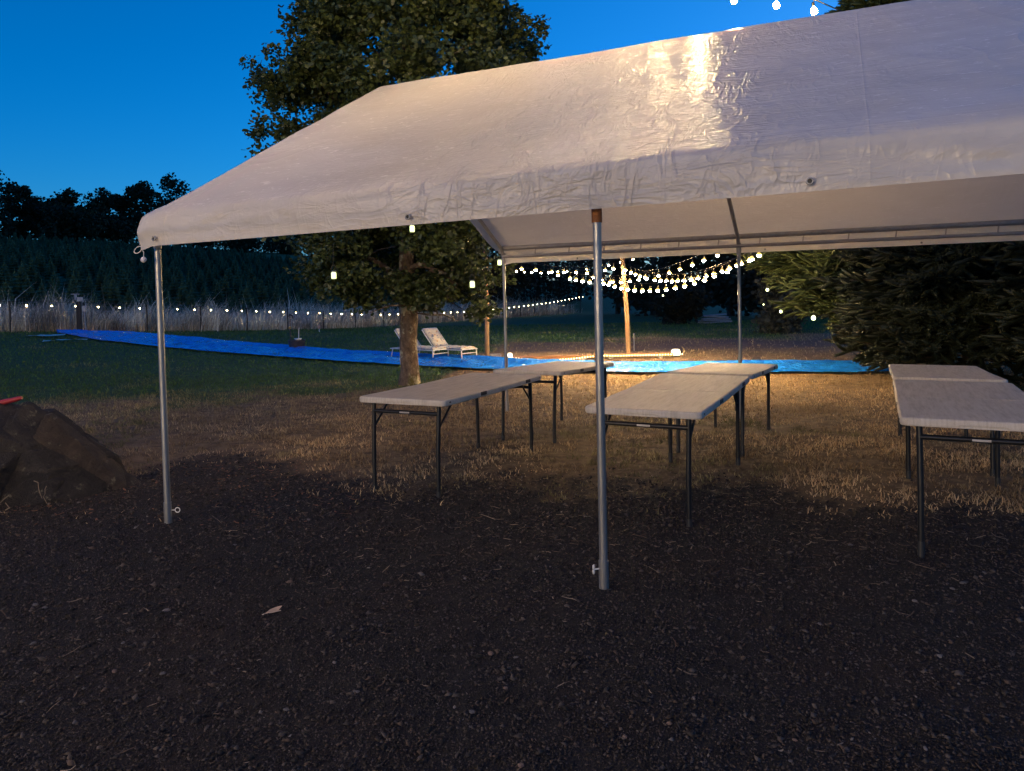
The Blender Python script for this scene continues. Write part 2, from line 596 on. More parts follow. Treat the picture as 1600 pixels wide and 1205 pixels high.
def table_mat():
    m, nt, b = new_mat('speckled_table_plastic')
    v = coords(nt, 'Object')
    sp = noise(nt, v, 420, 2, .5)
    big = noise(nt, coords(nt, 'Object', (3, .6, 1)), 5, 5, .65)
    c1 = ramp(nt, sp, [(.38, (.54, .48, .41)), (.5, (.65, .59, .51))])
    sm = ramp(nt, noise(nt, coords(nt, 'Object', (9, .9, 1)), 5, 7, .7), [(.36, (.66, .63, .58)), (.5, (.88, .86, .83)), (.66, (1, 1, 1))])
    mx = nd(nt, 'ShaderNodeMix', data_type='RGBA', blend_type='MULTIPLY'); mx.inputs[0].default_value = .8
    nt.links.new(c1, mx.inputs[6]); nt.links.new(sm, mx.inputs[7])
    nt.links.new(mx.outputs[2], b.inputs['Base Color'])
    mr = nd(nt, 'ShaderNodeMapRange'); nt.links.new(big, mr.inputs['Value'])
    mr.inputs['To Min'].default_value = .48; mr.inputs['To Max'].default_value = .72
    b.inputs['Specular IOR Level'].default_value = .3
    nt.links.new(mr.outputs[0], b.inputs['Roughness'])
    bp = nd(nt, 'ShaderNodeBump'); bp.inputs['Strength'].default_value = .25; bp.inputs['Distance'].default_value = .002
    nt.links.new(sp, bp.inputs['Height']); nt.links.new(bp.outputs[0], b.inputs['Normal'])
    return m


def tarp_mat():
    m, nt, b = new_mat('blue_tarp')
    v = coords(nt, 'Object', (1, 1, 1))
    n1 = noise(nt, v, 3.0, 6, .6, .8)
    nt.links.new(ramp(nt, n1, [(.3, (.008, .16, .74)), (.7, (.014, .23, .90))]), b.inputs['Base Color'])
    b.inputs['Roughness'].default_value = .14
    bp = nd(nt, 'ShaderNodeBump'); bp.inputs['Strength'].default_value = 1.0; bp.inputs['Distance'].default_value = .10
    nt.links.new(noise(nt, v, 4, 6, .62, 1.6), bp.inputs['Height']); nt.links.new(bp.outputs[0], b.inputs['Normal'])
    return m


def rock_mat(name='brown_basalt', k=(1., 1., 1.)):
    m, nt, b = new_mat(name)
    v = coords(nt, 'Object')
    f = noise(nt, v, 6.5, 8, .72, .5)
    f2 = noise(nt, v, 24, 5, .6)
    c = ramp(nt, f, [(.3, tuple(a * q for a, q in zip((.016, .013, .011), k))), (.5, tuple(a * q for a, q in zip((.036, .028, .022), k))), (.72, tuple(a * q for a, q in zip((.075, .058, .045), k)))])
    lich = ramp(nt, noise(nt, v, 8.5, 7, .75), [(.58, (0, 0, 0)), (.66, (1, 1, 1))])
    mx = nd(nt, 'ShaderNodeMix', data_type='RGBA'); nt.links.new(lich, mx.inputs[0]); nt.links.new(c, mx.inputs[6]); mx.inputs[7].default_value = (.11, .10, .07, 1)
    nt.links.new(mx.outputs[2], b.inputs['Base Color'])
    b.inputs['Roughness'].default_value = .8
    bp = nd(nt, 'ShaderNodeBump'); bp.inputs['Strength'].default_value = 1.0; bp.inputs['Distance'].default_value = .07
    nt.links.new(noise(nt, v, 9, 8, .68, .6), bp.inputs['Height']); nt.links.new(bp.outputs[0], b.inputs['Normal'])
    return m


def cushion_mat():
    m, nt, b = new_mat('floral_cushion')
    v = coords(nt, 'Object')
    vo = nd(nt, 'ShaderNodeTexVoronoi'); vo.inputs['Scale'].default_value = 9.0
    nt.links.new(v, vo.inputs['Vector'])
    c = ramp(nt, vo.outputs['Distance'], [(.2, (.50, .33, .20)), (.32, (.62, .55, .46)), (.55, (.55, .52, .47))])
    f = noise(nt, v, 11, 3)
    mk = ramp(nt, f, [(.58, (0, 0, 0)), (.62, (1, 1, 1))])
    mx = nd(nt, 'ShaderNodeMix', data_type='RGBA'); nt.links.new(mk, mx.inputs[0]); nt.links.new(c, mx.inputs[6]); mx.inputs[7].default_value = (.20, .24, .36, 1)
    nt.links.new(mx.outputs[2], b.inputs['Base Color']); b.inputs['Roughness'].default_value = .9
    return m


M['ground'] = ground_mat(); M['canopy'] = canopy_mat(); M['table'] = table_mat(); M['tarp'] = tarp_mat()
M['rock'] = rock_mat('brown_basalt', (.52, .54, .56)); M['rock_dark'] = rock_mat('black_basalt', (.30, .30, .32)); M['rock_tan'] = rock_mat('tan_basalt', (.95, .85, .76)); M['cushion'] = cushion_mat()

# ------------------------------------------------------------------ ground
_gb = [(-60, 705), (0, 712), (120, 735), (200, 738), (320, 714), (400, 716), (470, 734), (540, 758), (610, 772), (700, 764), (790, 752), (880, 765),
       (960, 752), (1040, 758), (1120, 768), (1200, 770), (1290, 780), (1400, 792), (1500, 798), (1600, 812), (1700, 815)]
_gp = np.array([on_ground(u, v)[:2] for u, v in _gb])
_gp = _gp[np.argsort(_gp[:, 0])]
_gx = np.r_[-30, -9, _gp[:, 0], 8, 30]
_gy = np.r_[5.0, 6.6, _gp[:, 1], 5.0, 4.0]
_yx = [-30, -8, -4, -2.6, -1.6, -.9, 0, 3, 6, 10, 30]
_yy = [10.5, 11.0, 11.6, 12.3, 13.4, 18.6, 22.3, 23.3, 24, 25, 25]


def zones(x, y):
    n = (fbm(x * 1.7, y * 1.7, 3) - .5) * 1.3 + (fbm(x * 9, y * 9, 4, 3) - .5) * .9
    grav = 1 - sstep(-.65, .85, y - np.interp(x, _gx, _gy) + n)
    wdt = 1.2 + .12 * y
    n2 = (fbm(x * .6, y * .45, 9) - .5)
    green = sstep(-1, 1, (y - np.interp(x, _yx, _yy)) / wdt + n2 * 2.2)
    bare = sstep(18, 19.5, y) * (1 - sstep(21, 25, y + n2 * 3)) * sstep(-1, .5, x) * .75
    return grav, green, bare


def axis(pts):
    out = []
    for (a, b, st) in pts:
        out += list(np.arange(a, b, st))
    return np.array(out + [pts[-1][1]])


gx = axis([(-400, -120, 25), (-120, -40, 4), (-40, -14, 1.0), (-14, -7, .35), (-7, 7.5, .11), (7.5, 16, .4), (16, 50, 1.5), (50, 400, 25)])
gy = axis([(-60, -6, 4), (-6, 1, .5), (1, 11, .11), (11, 26, .3), (26, 80, 1.0), (80, 140, 4), (140, 700, 28)])
XX, YY = np.meshgrid(gx, gy)
ZZ = G(XX, YY)
zg, zn, zb = zones(XX, YY)
near = np.exp(-((XX) / 14) ** 2 - ((YY - 5) / 14) ** 2)
ZZ = ZZ + near * ((fbm(XX * 2.2, YY * 2.2, 21) - .5) * .035 * zg + (fbm(XX * 3.1, YY * 3.1, 31) - .5) * .05 * (1 - zg))
nx, ny = len(gx), len(gy)
idx = np.arange(nx * ny).reshape(ny, nx)
quads = np.stack([idx[:-1, :-1], idx[:-1, 1:], idx[1:, 1:], idx[1:, :-1]], -1).reshape(-1, 4)
_rs = (XX - FP0[0]) * FN[0] + (YY - FP0[1]) * FN[1]
zn = np.where(_rs > 2, .9, zn)
gcol = np.stack([zg, zn, zb], -1).reshape(-1, 3)
ground = link('ground', np_mesh('ground', np.stack([XX, YY, ZZ], -1).reshape(-1, 3), quads, gcol, True), M['ground'])
tag(ground, kind='structure')


def Gn(x, y):
    """ground height including the small unevenness of the mesh"""
    x = np.asarray(x, float); y = np.asarray(y, float)
    g_, _, _ = zones(x, y)
    nr = np.exp(-((x) / 14) ** 2 - ((y - 5) / 14) ** 2)
    return G(x, y) + nr * ((fbm(x * 2.2, y * 2.2, 21) - .5) * .035 * g_ + (fbm(x * 3.1, y * 3.1, 31) - .5) * .05 * (1 - g_))


def gn1(x, y):
    return float(Gn(np.array([x]), np.array([y]))[0])


# ------------------------------------------------------------------ canopy tent
TX, TY, TYAW, SP, TW = -2.326, 4.911, 0.4195, 3.017, 5.479
TLEN = SP * 2
tent = thing('canopy_tent', 'long white peaked canopy tent on galvanized steel poles over the folding tables', 'tent', (TX, TY, 0), -TYAW)
TA = np.array([math.cos(TYAW), -math.sin(TYAW)]); TB = np.array([math.sin(TYAW), math.cos(TYAW)])


def tw(a, b):
    return TX + TA[0] * a + TB[0] * b, TY + TA[1] * a + TB[1] * b


half = [(-.105, 1.845), (-.108, 1.88), (-.110, 1.93), (-.108, 1.98), (-.100, 2.03), (-.083, 2.062), (-.05, 2.085), (.06, 2.143)]
rid = [(2.60, 3.485), (2.68, 3.522), (2.74, 3.538)]
prof = list(half)
for i in range(1, 60):
    t = i / 60
    prof.append((.06 + (2.60 - .06) * t, 2.145 + (3.485 - 2.145) * t))
prof += rid
prof += [(TW - b, z) for b, z in prof[-2::-1]]
prof = np.array(prof)
# resample the valance more finely
seg = np.r_[0, np.cumsum(np.linalg.norm(np.diff(prof, axis=0), axis=1))]
tot = seg[-1]
ss = np.r_[np.linspace(0, .5, 34, endpoint=False), np.linspace(.5, tot - .5, 150, endpoint=False), np.linspace(tot - .5, tot, 34)]
pb = np.interp(ss, seg, prof[:, 0]); pz = np.interp(ss, seg, prof[:, 1])
aa = np.r_[np.linspace(-.11, .3, 14, endpoint=False), np.linspace(.3, TLEN - .2, 210, endpoint=False), np.linspace(TLEN - .2, TLEN + .11, 10)]
AAm, SSm = np.meshgrid(aa, ss)
Bm = np.repeat(pb[:, None], len(aa), 1); Zm = np.repeat(pz[:, None], len(aa), 1)
front = sstep(TW / 2, 0, Bm)
Zm = Zm + (.016 * AAm - .012) * (.35 + .65 * front)
edge_d = np.minimum(SSm, tot - SSm)                                   # distance up from the hem
roofm = sstep(.30, .8, edge_d)
ph = np.abs(np.sin(np.pi * AAm / SP))
Zm -= .030 * ph * roofm * sstep(0, 1.4, np.minimum(np.abs(Bm - TW / 2), 3)) + .003 * ph
wr = (fbm(AAm * 3.2, SSm * 9, 41, 5) - .5); wr2 = (fbm(AAm * 1.2 + 3 * SSm, SSm * 4, 47, 4) - .5)
val = 1 - sstep(.12, .42, edge_d)
sgn = np.where(Bm < TW / 2, -1, 1)
Bm = Bm + sgn * val * (wr * .042 + wr2 * .03) * sstep(.0, .10, edge_d)
Zm = Zm + (1 - val) * ((fbm(AAm * 1.1, SSm * 2.2, 53, 3) - .5) * .016 + (fbm(AAm * 4.5 + SSm * 1.6, SSm * .9, 59, 2) - .5) * .008)
lip = sstep(.02, -.11, AAm) + sstep(TLEN - .02, TLEN + .11, AAm)
Zm -= lip * .055 * roofm + .02 * lip
Am = AAm + .085 * sstep(.30, -.11, AAm) * np.clip(1 - (Zm - 1.85) / 1.6, 0, 1)     # the corner is drawn in towards the pole
V = np.stack([Am, Bm, Zm], -1).reshape(-1, 3)
ns, na = AAm.shape
idx = np.arange(ns * na).reshape(ns, na)
Q = np.stack([idx[:-1, :-1], idx[:-1, 1:], idx[1:, 1:], idx[1:, :-1]], -1).reshape(-1, 4)
# gable lips hanging down past the end rafters
Vl, Ql = [V], [Q]
off = len(V)
for e, s in ((0, -1), (na - 1, 1)):
    col_ = V.reshape(ns, na, 3)[:, e]
    roof_i = np.where(np.minimum(ss, tot - ss) > .16)[0]
    c0 = col_[roof_i]
    rows = [c0]
    for k in (1, 2, 3):
        r_ = c0.copy(); r_[:, 0] += s * (.012 if k < 3 else .0); r_[:, 2] -= .045 * k + .01 * (fbm(np.arange(len(c0)) * .3, np.full(len(c0), k * .4), 61) - .5) * 4
        rows.append(r_)
    n_ = len(c0)
    vv = np.concatenate(rows[1:])
    Vl.append(vv)
    for k in range(3):
        base0 = (idx[roof_i, e] if k == 0 else off + (k - 1) * n_ + np.arange(n_))
        base1 = off + k * n_ + np.arange(n_)
        Ql.append(np.stack([base0[:-1], base0[1:], base1[1:], base1[:-1]], -1))
    off += len(vv)
canopy = link('canopy', np_mesh('canopy', np.concatenate(Vl), np.concatenate(Ql), None, True), M['canopy'], tent)


def hem_z(a, frontside=True):
    return 1.845 + (.016 * a - .012) * (1 if frontside else .35) - .008 * abs(math.sin(math.pi * a / SP))


PR = .021
for k in range(3):
    a = k * SP
    for side in (0, 1):
        b = 0 if side == 0 else TW
        x, y = tw(a, b)
        zb_ = gn1(x, y) - .03
        top = 2.02 if side == 0 else 1.93
        mb = MB()
        mb.tube([(a, b, zb_), (a, b, zb_ + .6), (a, b, 1.2), (a, b, top)], PR, 16)
        po = mb.build('pole', M['galv'], tent, True)
        sl_ = MB().tube([(a, b, zb_), (a, b, zb_ + .17)], PR + .004, 16).build('foot_sleeve', M['galv'], po, True)
        if side == 0:
            # bolt through the foot sleeve with a ring or wing
            rb = MB()
            if k == 0:
                dr = Vector((.913, .407, 0)).normalized()
                p0 = Vector((a, b, zb_ + .115)) + dr * .02
                rb.tube([p0, p0 + dr * .03], .003, 6)
                c = p0 + dr * .045
                ring = [c + (dr * math.cos(t) + Vector((0, 0, 1)) * math.sin(t)) * .016 for t in np.linspace(0, 2 * math.pi, 15)]
                rb.tube(ring, .0032, 6)
            else:
                dr = Vector((-.8, -.6, 0))
                p0 = Vector((a, b, zb_ + .13)) + dr * .022
                rb.tube([p0, p0 + dr * .035], .004, 6)
                rb.box(p0 + dr * .03 + Vector((0, 0, .012)), (.008, .016, .02)).box(p0 + dr * .03 - Vector((0, 0, .012)), (.008, .016, .02))
            rb.build('ring_bolt', M['white_plastic'], po, True)
            MB().tube([(a, b, 1.825), (a, b, 1.92)], PR + .005, 16).build('collar', M['rust'] if k else M['rail'], po, True)
        else:
            MB().tube([(a, b, 1.83), (a, b, 1.97)], PR + .006, 16).build('collar', M['rail'], po, True)
    # rafters of this bay
    zr = 3.47
    for s in (0, 1):
        b0 = .02 if s == 0 else TW - .02
        MB().tube([(a, b0, 1.94), (a, b0 + (.05 if s == 0 else -.05), 2.03), (a, TW / 2 + (-.05 if s == 0 else .05), zr - .02), (a, TW / 2, zr)], .022, 10).build('rafter', M['rail'], tent, True)
MB().tube([(0, TW / 2, 3.47), (TLEN, TW / 2, 3.47)], .021, 10).build('ridge_tube', M['rail'], tent, True)
for side in (0, 1):
    b = .03 if side == 0 else TW - .03
    for zt in ((2.035, .030), (1.925, .020)):
        MB().tube([(0, b, zt[0]), (SP, b, zt[0] + .008), (TLEN, b, zt[0] + .02)], zt[1], 10).build('eave_rail', M['rail'], tent, True)
    for i in range(1, 13):
        a = i * TLEN / 13
        MB().tube([(a, b, 1.93), (a + .015, b, 2.04)], .008, 6).build('truss_strut', M['rail'], tent)
# grommets along the front hem, bungee ball at the corner
gro = MB()
for t0 in range(16):
    t = 2 * math.pi * t0 / 16
for a in (.12, 2.01, 4.0, 5.2):
    z = hem_z(a) + .045
    g_ = MB()
    ring = [Vector((a + .013 * math.cos(t), -.131, z + .013 * math.sin(t))) for t in np.linspace(0, 2 * math.pi, 17)]
    g_.tube(ring, .0045, 6)
    go = g_.build('grommet', M['galv'], tent, True)
    MB().lathe([(.0, -.001), (.011, 0), (.0, .001)], 10, (a, -.1275, z), Matrix.Rotation(math.pi / 2, 3, 'X')).build('eyelet_hole', M['black_plastic'], go)
for a in (1.0, 3.3, 4.9):
    z = 1.79
    g_ = MB().lathe([(.0, -.002), (.012, -.001), (.012, .001), (0, .002)], 10, (a, TW + .1, hem_z(a, False) + .03), Matrix.Rotation(math.pi / 2, 3, 'X'))
    g_.build('grommet', M['galv'], tent, True)
bc = Vector((-.02, -.10, hem_z(0) + .0))
lp = [bc + Vector((-.02 - .035 * math.cos(t) - .02, 0, -.018 + .020 * math.sin(t) - .01 * math.cos(t))) for t in np.linspace(0, 2 * math.pi, 14)]
cord = MB().tube(lp, .0035, 6).tube([bc + Vector((.0, 0, 0)), bc + Vector((.0, 0, -.02)), bc + Vector((.012, 0, -.035)), bc + Vector((.008, 0, -.07))], .003, 6).build('bungee_loop', M['cord'], tent, True)
MB().lathe([(.001, -.02), (.010, -.0165), (.017, -.009), (.019, 0), (.017, .009), (.010, .0165), (.001, .02)], 12, bc + Vector((.008, 0, -.083))).build('bungee_ball', M['ball'], tent, True)
# loose tied-back corner of the rear valance
MB().add([(.12, TW - .02, 2.0), (.52, TW - .02, 2.0), (.42, TW + .0, 1.9), (.36, TW - .03, 1.885)], [(0, 3, 2, 1)]).build('corner_flap', M['canopy'], tent)

# ------------------------------------------------------------------ folding tables
TWD, TLN, TH = .76, 1.83, .7273


def half_panel(y0, y1, outer_at_start):
    """table top half: rounded outer corners, thin skirt with a hand notch, rounded top edge"""
    r = .045
    w = TWD / 2
    ye, yi = (y0, y1) if outer_at_start else (y1, y0)
    sgn_ = 1 if yi > ye else -1
    out = []
    for t in np.linspace(0, math.pi / 2, 6):
        out.append((-w + r - r * math.cos(math.pi / 2 - t) * 1 + 0, ye + sgn_ * (r - r * math.sin(math.pi / 2 - t))))
    out = [(-w + r - r * math.sin(t), ye + sgn_ * (r - r * math.cos(t))) for t in np.linspace(math.pi / 2, 0, 6)]
    out += [(-.125, ye), (-.10, ye), (.10, ye), (.125, ye)]
    out += [(w - r + r * math.sin(t), ye + sgn_ * (r - r * math.cos(t))) for t in np.linspace(0, math.pi / 2, 6)]
    out += [(w, yi - sgn_ * .002), (-w, yi - sgn_ * .002)]
    n = len(out)
    c = np.array([0, (y0 + y1) / 2])
    P = np.array(out)
    def inset(d):
        q = P.copy()
        q[:, 0] -= np.clip(P[:, 0] / w, -1, 1) * d
        end = np.abs(P[:, 1] - ye) < .04
        q[:, 1] += np.where(end, sgn_ * d, 0)
        return q
    sag = lambda yy: -.006 * np.sin(np.clip((yy) / TLN, 0, 1) * math.pi)
    rings = []
    for d, z in ((.004, TH - .044), (0, TH - .036), (0, TH - .012), (.003, TH - .004), (.010, TH)):
        q = inset(d)
        zz = np.full(n, z) + sag(q[:, 1])
        if z < TH - .03:
            notch = (np.abs(P[:, 0]) <= .101) & (np.abs(P[:, 1] - ye) < .01)
            zz = zz + np.where(notch, .010, 0)
        rings.append(np.c_[q, zz])
    V = np.concatenate(rings)
    mb = MB()
    fs = []
    for i in range(len(rings) - 1):
        for k in range(n):
            a, b = i * n + k, i * n + (k + 1) % n
            fs.append((a, b, b + n, a + n) if outer_at_start else (a + n, b + n, b, a))
    fs.append(tuple(range(4 * n, 5 * n)) if outer_at_start else tuple(range(5 * n - 1, 4 * n - 1, -1)))
    fs.append(tuple(range(n - 1, -1, -1)) if outer_at_start else tuple(range(n)))
    mb.add(V, fs)
    return mb


def make_table(name, label):
    t = thing(name, label, 'table', group='white folding tables under the tent')
    half_panel(0, TLN / 2, True).build('tabletop_panel', M['table'], t)
    half_panel(TLN / 2, TLN, False).build('tabletop_panel', M['table'], t)
    lx, ly = TWD / 2 - .0987, .0635
    for e, yb, sg in ((0, ly, 1), (1, TLN - ly, -1)):
        for s in (-1, 1):
            lg = MB().tube([(s * lx, yb, -.05), (s * lx, yb, .30), (s * (lx + .004), yb + sg * .02, TH - .05)], .0165, 10).build('leg', M['black_steel'], t, True)
            MB().tube([(s * lx, yb, -.05), (s * lx, yb, .05)], .0185, 10).build('foot_cap', M['black_plastic'], lg, True)
            MB().tube([(s * (lx - .002), yb + sg * .015, .50), (s * (lx - .0), yb + sg * .22, TH - .055)], .0085, 8).build('brace', M['black_steel'], t, True)
            MB().box((s * (TWD / 2 + .0005), (yb + sg * .02), TH - .022), (.004, .022, .010), ch=.002).build('corner_plug', M['black_plastic'], t)
        cb = MB().tube([(-lx, yb + sg * .012, .615), (lx, yb + sg * .012, .615)], .0145, 10).build('crossbar', M['black_steel'], t, True)
        MB().box((0, yb - sg * .003, .615), (.085, .002, .012)).build('crossbar_label', M['rail'], cb)
    for s in (-1, 1):
        MB().box((s * (TWD / 2 - .06), TLN / 2, TH - .052), (.03, 1.1, .018)).build('side_rail', M['black_steel'], t)
        for yy in (.62, TLN - .34):
            MB().box((s * (TWD / 2 - .0035), yy, TH - .024), (.014, .10, .030), ch=.004).build('latch', M['black_plastic'], t)
    return t


_tabs = [(-.848, 5.439, .436, -.011, -.037, 'white folding table in the left row, the nearer one, in front of the oak trunk'),
         (.108, 7.389, .426, -.047, -.143, 'farther white folding table of the left row, in front of the blue tarp'),
         (.789, 4.633, .467, .005, .013, 'nearer white folding table of the middle row, just behind the front tent pole'),
         (1.701, 6.507, .459, -.007, -.109, 'farther white folding table of the middle row, before the rear middle tent pole'),
         (2.409, 3.797, .455, .042, .025, 'white folding table in the right row, nearest the camera at the right edge'),
         (3.298, 5.595, .449, .02, -.069, 'farther white folding table of the right row, in front of the dark fir')]
proto = None
for i, (x, y, yw, z0, z1, lb) in enumerate(_tabs):
    if proto is None:
        proto = make_table('folding_table', lb); t = proto
    else:
        t = copy_tree(proto); t['label'] = lb
    t.location = (x, y, z0)
    t.rotation_euler = (math.atan2(z1 - z0, TLN), 0, -yw)

# ------------------------------------------------------------------ string lights
def sphere_prof(r, tear=1.25):
    return [(.0008, -r * 1.0), (r * .78, -r * .64), (r, .05 * r), (r * .78, r * .68), (r * .35, r * 1.2)]


def bulb_meshes(r, mat, key):
    b = MB().lathe(sphere_prof(r), 6).mesh(key, True)
    b.materials.append(mat)
    s = MB().lathe([(r * .36, r * 1.5), (r * .42, r * 1.6), (r * .42, r * 2.6), (r * .2, r * 2.9)], 6).mesh(key + '_socket')
    s.materials.append(M['wire'])
    return b, s


BULB = bulb_meshes(.036, M['bulb'], 'bulb')
TBULB = bulb_meshes(.036, M['top_bulb'], 'bulb')
HBULB = bulb_meshes(.11, M['house_bulb'], 'globe')
FBULB = bulb_meshes(.029, M['fence_bulb'], 'fence_bulb')


def light_string(name, label, pts, bulbs, meshes, r, socket=True, wire_r=.006, group=None, drop=None, cat='string lights'):
    """pts: wire points; bulbs: bulb centre points"""
    o = thing(name, label, cat, Vector(pts[0]), 0, group)
    p0 = Vector(pts[0])
    mb = MB().tube([Vector(p) - p0 for p in pts], wire_r, 5)
    for b in bulbs:
        b = Vector(b)
        mb.tube([b - p0 + Vector((0, 0, r * 2.8)), b - p0 + Vector((0, 0, r * 2.8 + (drop or .03)))], wire_r * .7, 4)
    mb.build('wire', M['wire'], o)
    for b in bulbs:
        q = link('bulb', meshes[0], None, o)
        q.location = Vector(b) - p0
        q.rotation_euler = (random.uniform(-.12, .12), random.uniform(-.12, .12), random.uniform(0, 6))
        if socket:
            s = link('socket', meshes[1], None, q)
    return o


def px_string(name, label, uvs, y0, y1, pre=None, post=None, r=.036, group='warm string lights beyond the tent'):
    n = len(uvs)
    bl = []
    u0, u1 = uvs[0][0], uvs[-1][0]
    for (u, v) in uvs:
        t = (u - u0) / (u1 - u0)
        bl.append(at(u, v + 1.5, y0 + (y1 - y0) * t))
    w = [b + Vector((0, 0, r * 2.8 + .03)) for b in bl]
    if pre is not None: w = [Vector(p) for p in pre] + w
    if post is not None: w = w + [Vector(p) for p in post]
    return light_string(name, label, w, bl, BULB, r, True, group=group)


P1B = on_ground(761, 558); P2B = on_ground(983, 554)
pole1_top = at(758, 340, P1B.y); pole2_top = at(969, 345, P2B.y)
for (bs, tp, lb) in ((P1B, pole1_top, 'bare wooden light pole beside the right lounge chair, left of the two'), (P2B, pole2_top, 'bare wooden light pole leaning a little, standing behind the orange plank')):
    o = thing('wooden_pole', lb, 'pole', bs, 0, 'wooden string light poles')
    tt = tp - bs
    MB().tube([Vector((0, 0, -.2)), tt * .3 + Vector((.01, 0, 0)), tt * .7 - Vector((.008, 0, 0)), tt], [.062, .058, .055, .05], 10).build('shaft', M['wood_pole'], o, True)
    MB().tube([tt * .93 + Vector((.05, 0, 0)), tt * .93 + Vector((.10, 0, 0)), tt * .93 + Vector((.10, 0, .04))], .006, 6).build('hook', M['galv'], o)

low = [(872, 428), (890.6, 433.5), (900, 435.6), (910.6, 437.5), (921.5, 438.8), (932, 440), (943, 441), (951, 443), (960.6, 446), (971, 448.4), (980.6, 450.4), (991.6, 451.8), (1003.4, 452.5),
       (1015.5, 452.5), (1027.7, 451.8), (1040.5, 450.9), (1055, 448), (1069.7, 445.2), (1084.8, 441), (1101, 435.7), (1116, 429.5), (1136, 422.7), (1152, 413), (1171, 405), (1186, 396.8)]
px_string('string_light', 'lowest sagging strand of warm glowing bulbs behind the tent', low, 15.4, 11.6, [pole1_top, at(815, 398, 16.8), at(845, 411, 16.0)], [at(1205, 384, 11.4), at(1290, 340, 11.2), Vector((6.6, 11.9, 4.2))])
mid_ = [(927.5, 431), (940, 435.5), (954, 438.5), (958.5, 438.7), (970, 439), (984, 437.7), (998, 435), (1010, 433.4), (1023, 435.6), (1032, 436.7), (1041.5, 437), (1050, 437.7), (1059, 437), (1069, 436.4), (1080, 434.6),
        (1090.5, 432.6), (1103, 429.8), (1115.5, 426), (1128, 422), (1140, 417.5), (1158, 410), (1175, 402.5)]
px_string('string_light', 'middle strand of warm glowing bulbs behind the tent, ending at the fir', mid_, 16.6, 12.6, [at(880, 413, 17.6), at(905, 422, 17.2)], [at(1195, 391, 12.4), at(1250, 368, 12.4), Vector((6.9, 13.2, 4.4))])
up_ = [(815, 418), (837, 420), (862, 423), (881, 423.8), (900, 424), (917.5, 425), (932, 423.5), (945.6, 420.6), (958.5, 418), (977, 420)]
px_string('string_light', 'left strand of warm bulbs hung between the two wooden poles', up_, 17.9, 17.8, [pole1_top, at(785, 405, 18)], [pole2_top])
upr = [(986, 424), (993, 427), (1000, 429.5), (1008, 431.5), (1029, 428.9), (1045.6, 424.6), (1062.5, 418.8), (1081.8, 412), (1100, 405), (1121, 397)]
px_string('string_light', 'strand of warm bulbs rising right from the leaning wooden pole', upr, 17.5, 13.0, [pole2_top], [at(1150, 384, 12.8), at(1230, 345, 12.6), Vector((6.9, 13.2, 4.9))])
bk = [(807, 422), (819, 423.3), (831, 424), (845, 424.5), (857, 424), (872, 422.5), (886, 422.5), (917, 419), (951, 412.5), (969.6, 408), (989, 403.4)]
px_string('string_light', 'farthest strand of small warm bulbs, partly hidden behind the others', bk, 27, 24, [at(790, 414, 27)], [at(1020, 390, 24)])

# strand above the tent, from the oak to the fir
ovh = [Vector(p) for p in [(-5.8, 1.2, 5.75), (-5.3, 1.8, 5.6), (-4.8, 2.4, 5.45), (-4.3, 3.0, 5.32), (-3.8, 3.6, 5.2), (-3.25, 4.2, 5.08), (-2.7, 4.75, 4.97), (-2.2, 5.15, 4.88), (-1.75, 5.45, 4.80), (-1.3, 5.72, 4.73),
                              (-.85, 5.97, 4.67), (-.4, 6.22, 4.61), (.05, 6.47, 4.56), (.5, 6.72, 4.52), (.95, 6.96, 4.49), (1.4, 7.2, 4.47), (1.87, 7.46, 4.47)]]
for uv, Y in (((1147, 1), 7.72), ((1213, 9), 7.9), ((1272, 18), 8.08)):
    ovh.append(at(uv[0], uv[1], Y))
last = ovh[-1]
wire_pts = [Vector((-6.6, .3, 6.1))] + [p + Vector((0, 0, .10 + .03)) for p in ovh] + [last + Vector((.45, .35, .12)), Vector((4.4, 9.6, 4.6)), Vector((6.9, 13.2, 6.3))]
light_string('string_light', 'strand of bulbs crossing above the tent ridge and ending in the fir', wire_pts, ovh, TBULB, .036, True, .007, 'warm string lights beyond the tent')
# unseen strand of lamps behind the photographer, inferred from the lit front valance
beh = []
for k in range(6):
    t = k / 5
    beh.append(Vector((-13.5 + 7.0 * t, -9.0, 3.1 - .3 * math.sin(math.pi * t))))
light_string('string_light', 'strand of globe lamps at the house behind the photographer', [Vector((-14.6, -9.0, 3.9))] + [p + Vector((0, 0, .40)) for p in beh] + [Vector((-5.4, -9.0, 3.9))], beh, HBULB, .11, True, .008, 'globe lamps at the house')

# ------------------------------------------------------------------ fence with lights
def fence_pt(k):
    p = FP0 + FST * k
    return p


_bz_u = [0, 116, 217, 330, 443, 534, 596, 660, 744, 802, 857, 912]
_bz_v = [476.5, 478, 481.5, 484, 487.5, 490.5, 491.5, 490, 486.5, 480, 473.5, 463.5]
fb, fw = [], []
for k in range(62):
    p = fence_pt(k)
    u = 43.26 * k / (1 + .0311 * k)
    v = np.interp(u, _bz_u, _bz_v)
    q = at(u, v, p[1])
    fb.append(Vector((p[0], p[1], q.z)))
light_string('fence_light_string', 'row of small bulbs strung along the field fence in front of the tall grass', [b + Vector((0, .0, .12)) for b in fb], fb, FBULB, .034, False, .006)
ORD = ['first', 'second', 'third', 'fourth', 'fifth', 'sixth', 'seventh', 'eighth', 'ninth', 'tenth', 'eleventh', 'twelfth', 'thirteenth', 'fourteenth', 'fifteenth', 'sixteenth', 'seventeenth', 'eighteenth', 'nineteenth', 'twentieth', 'last']
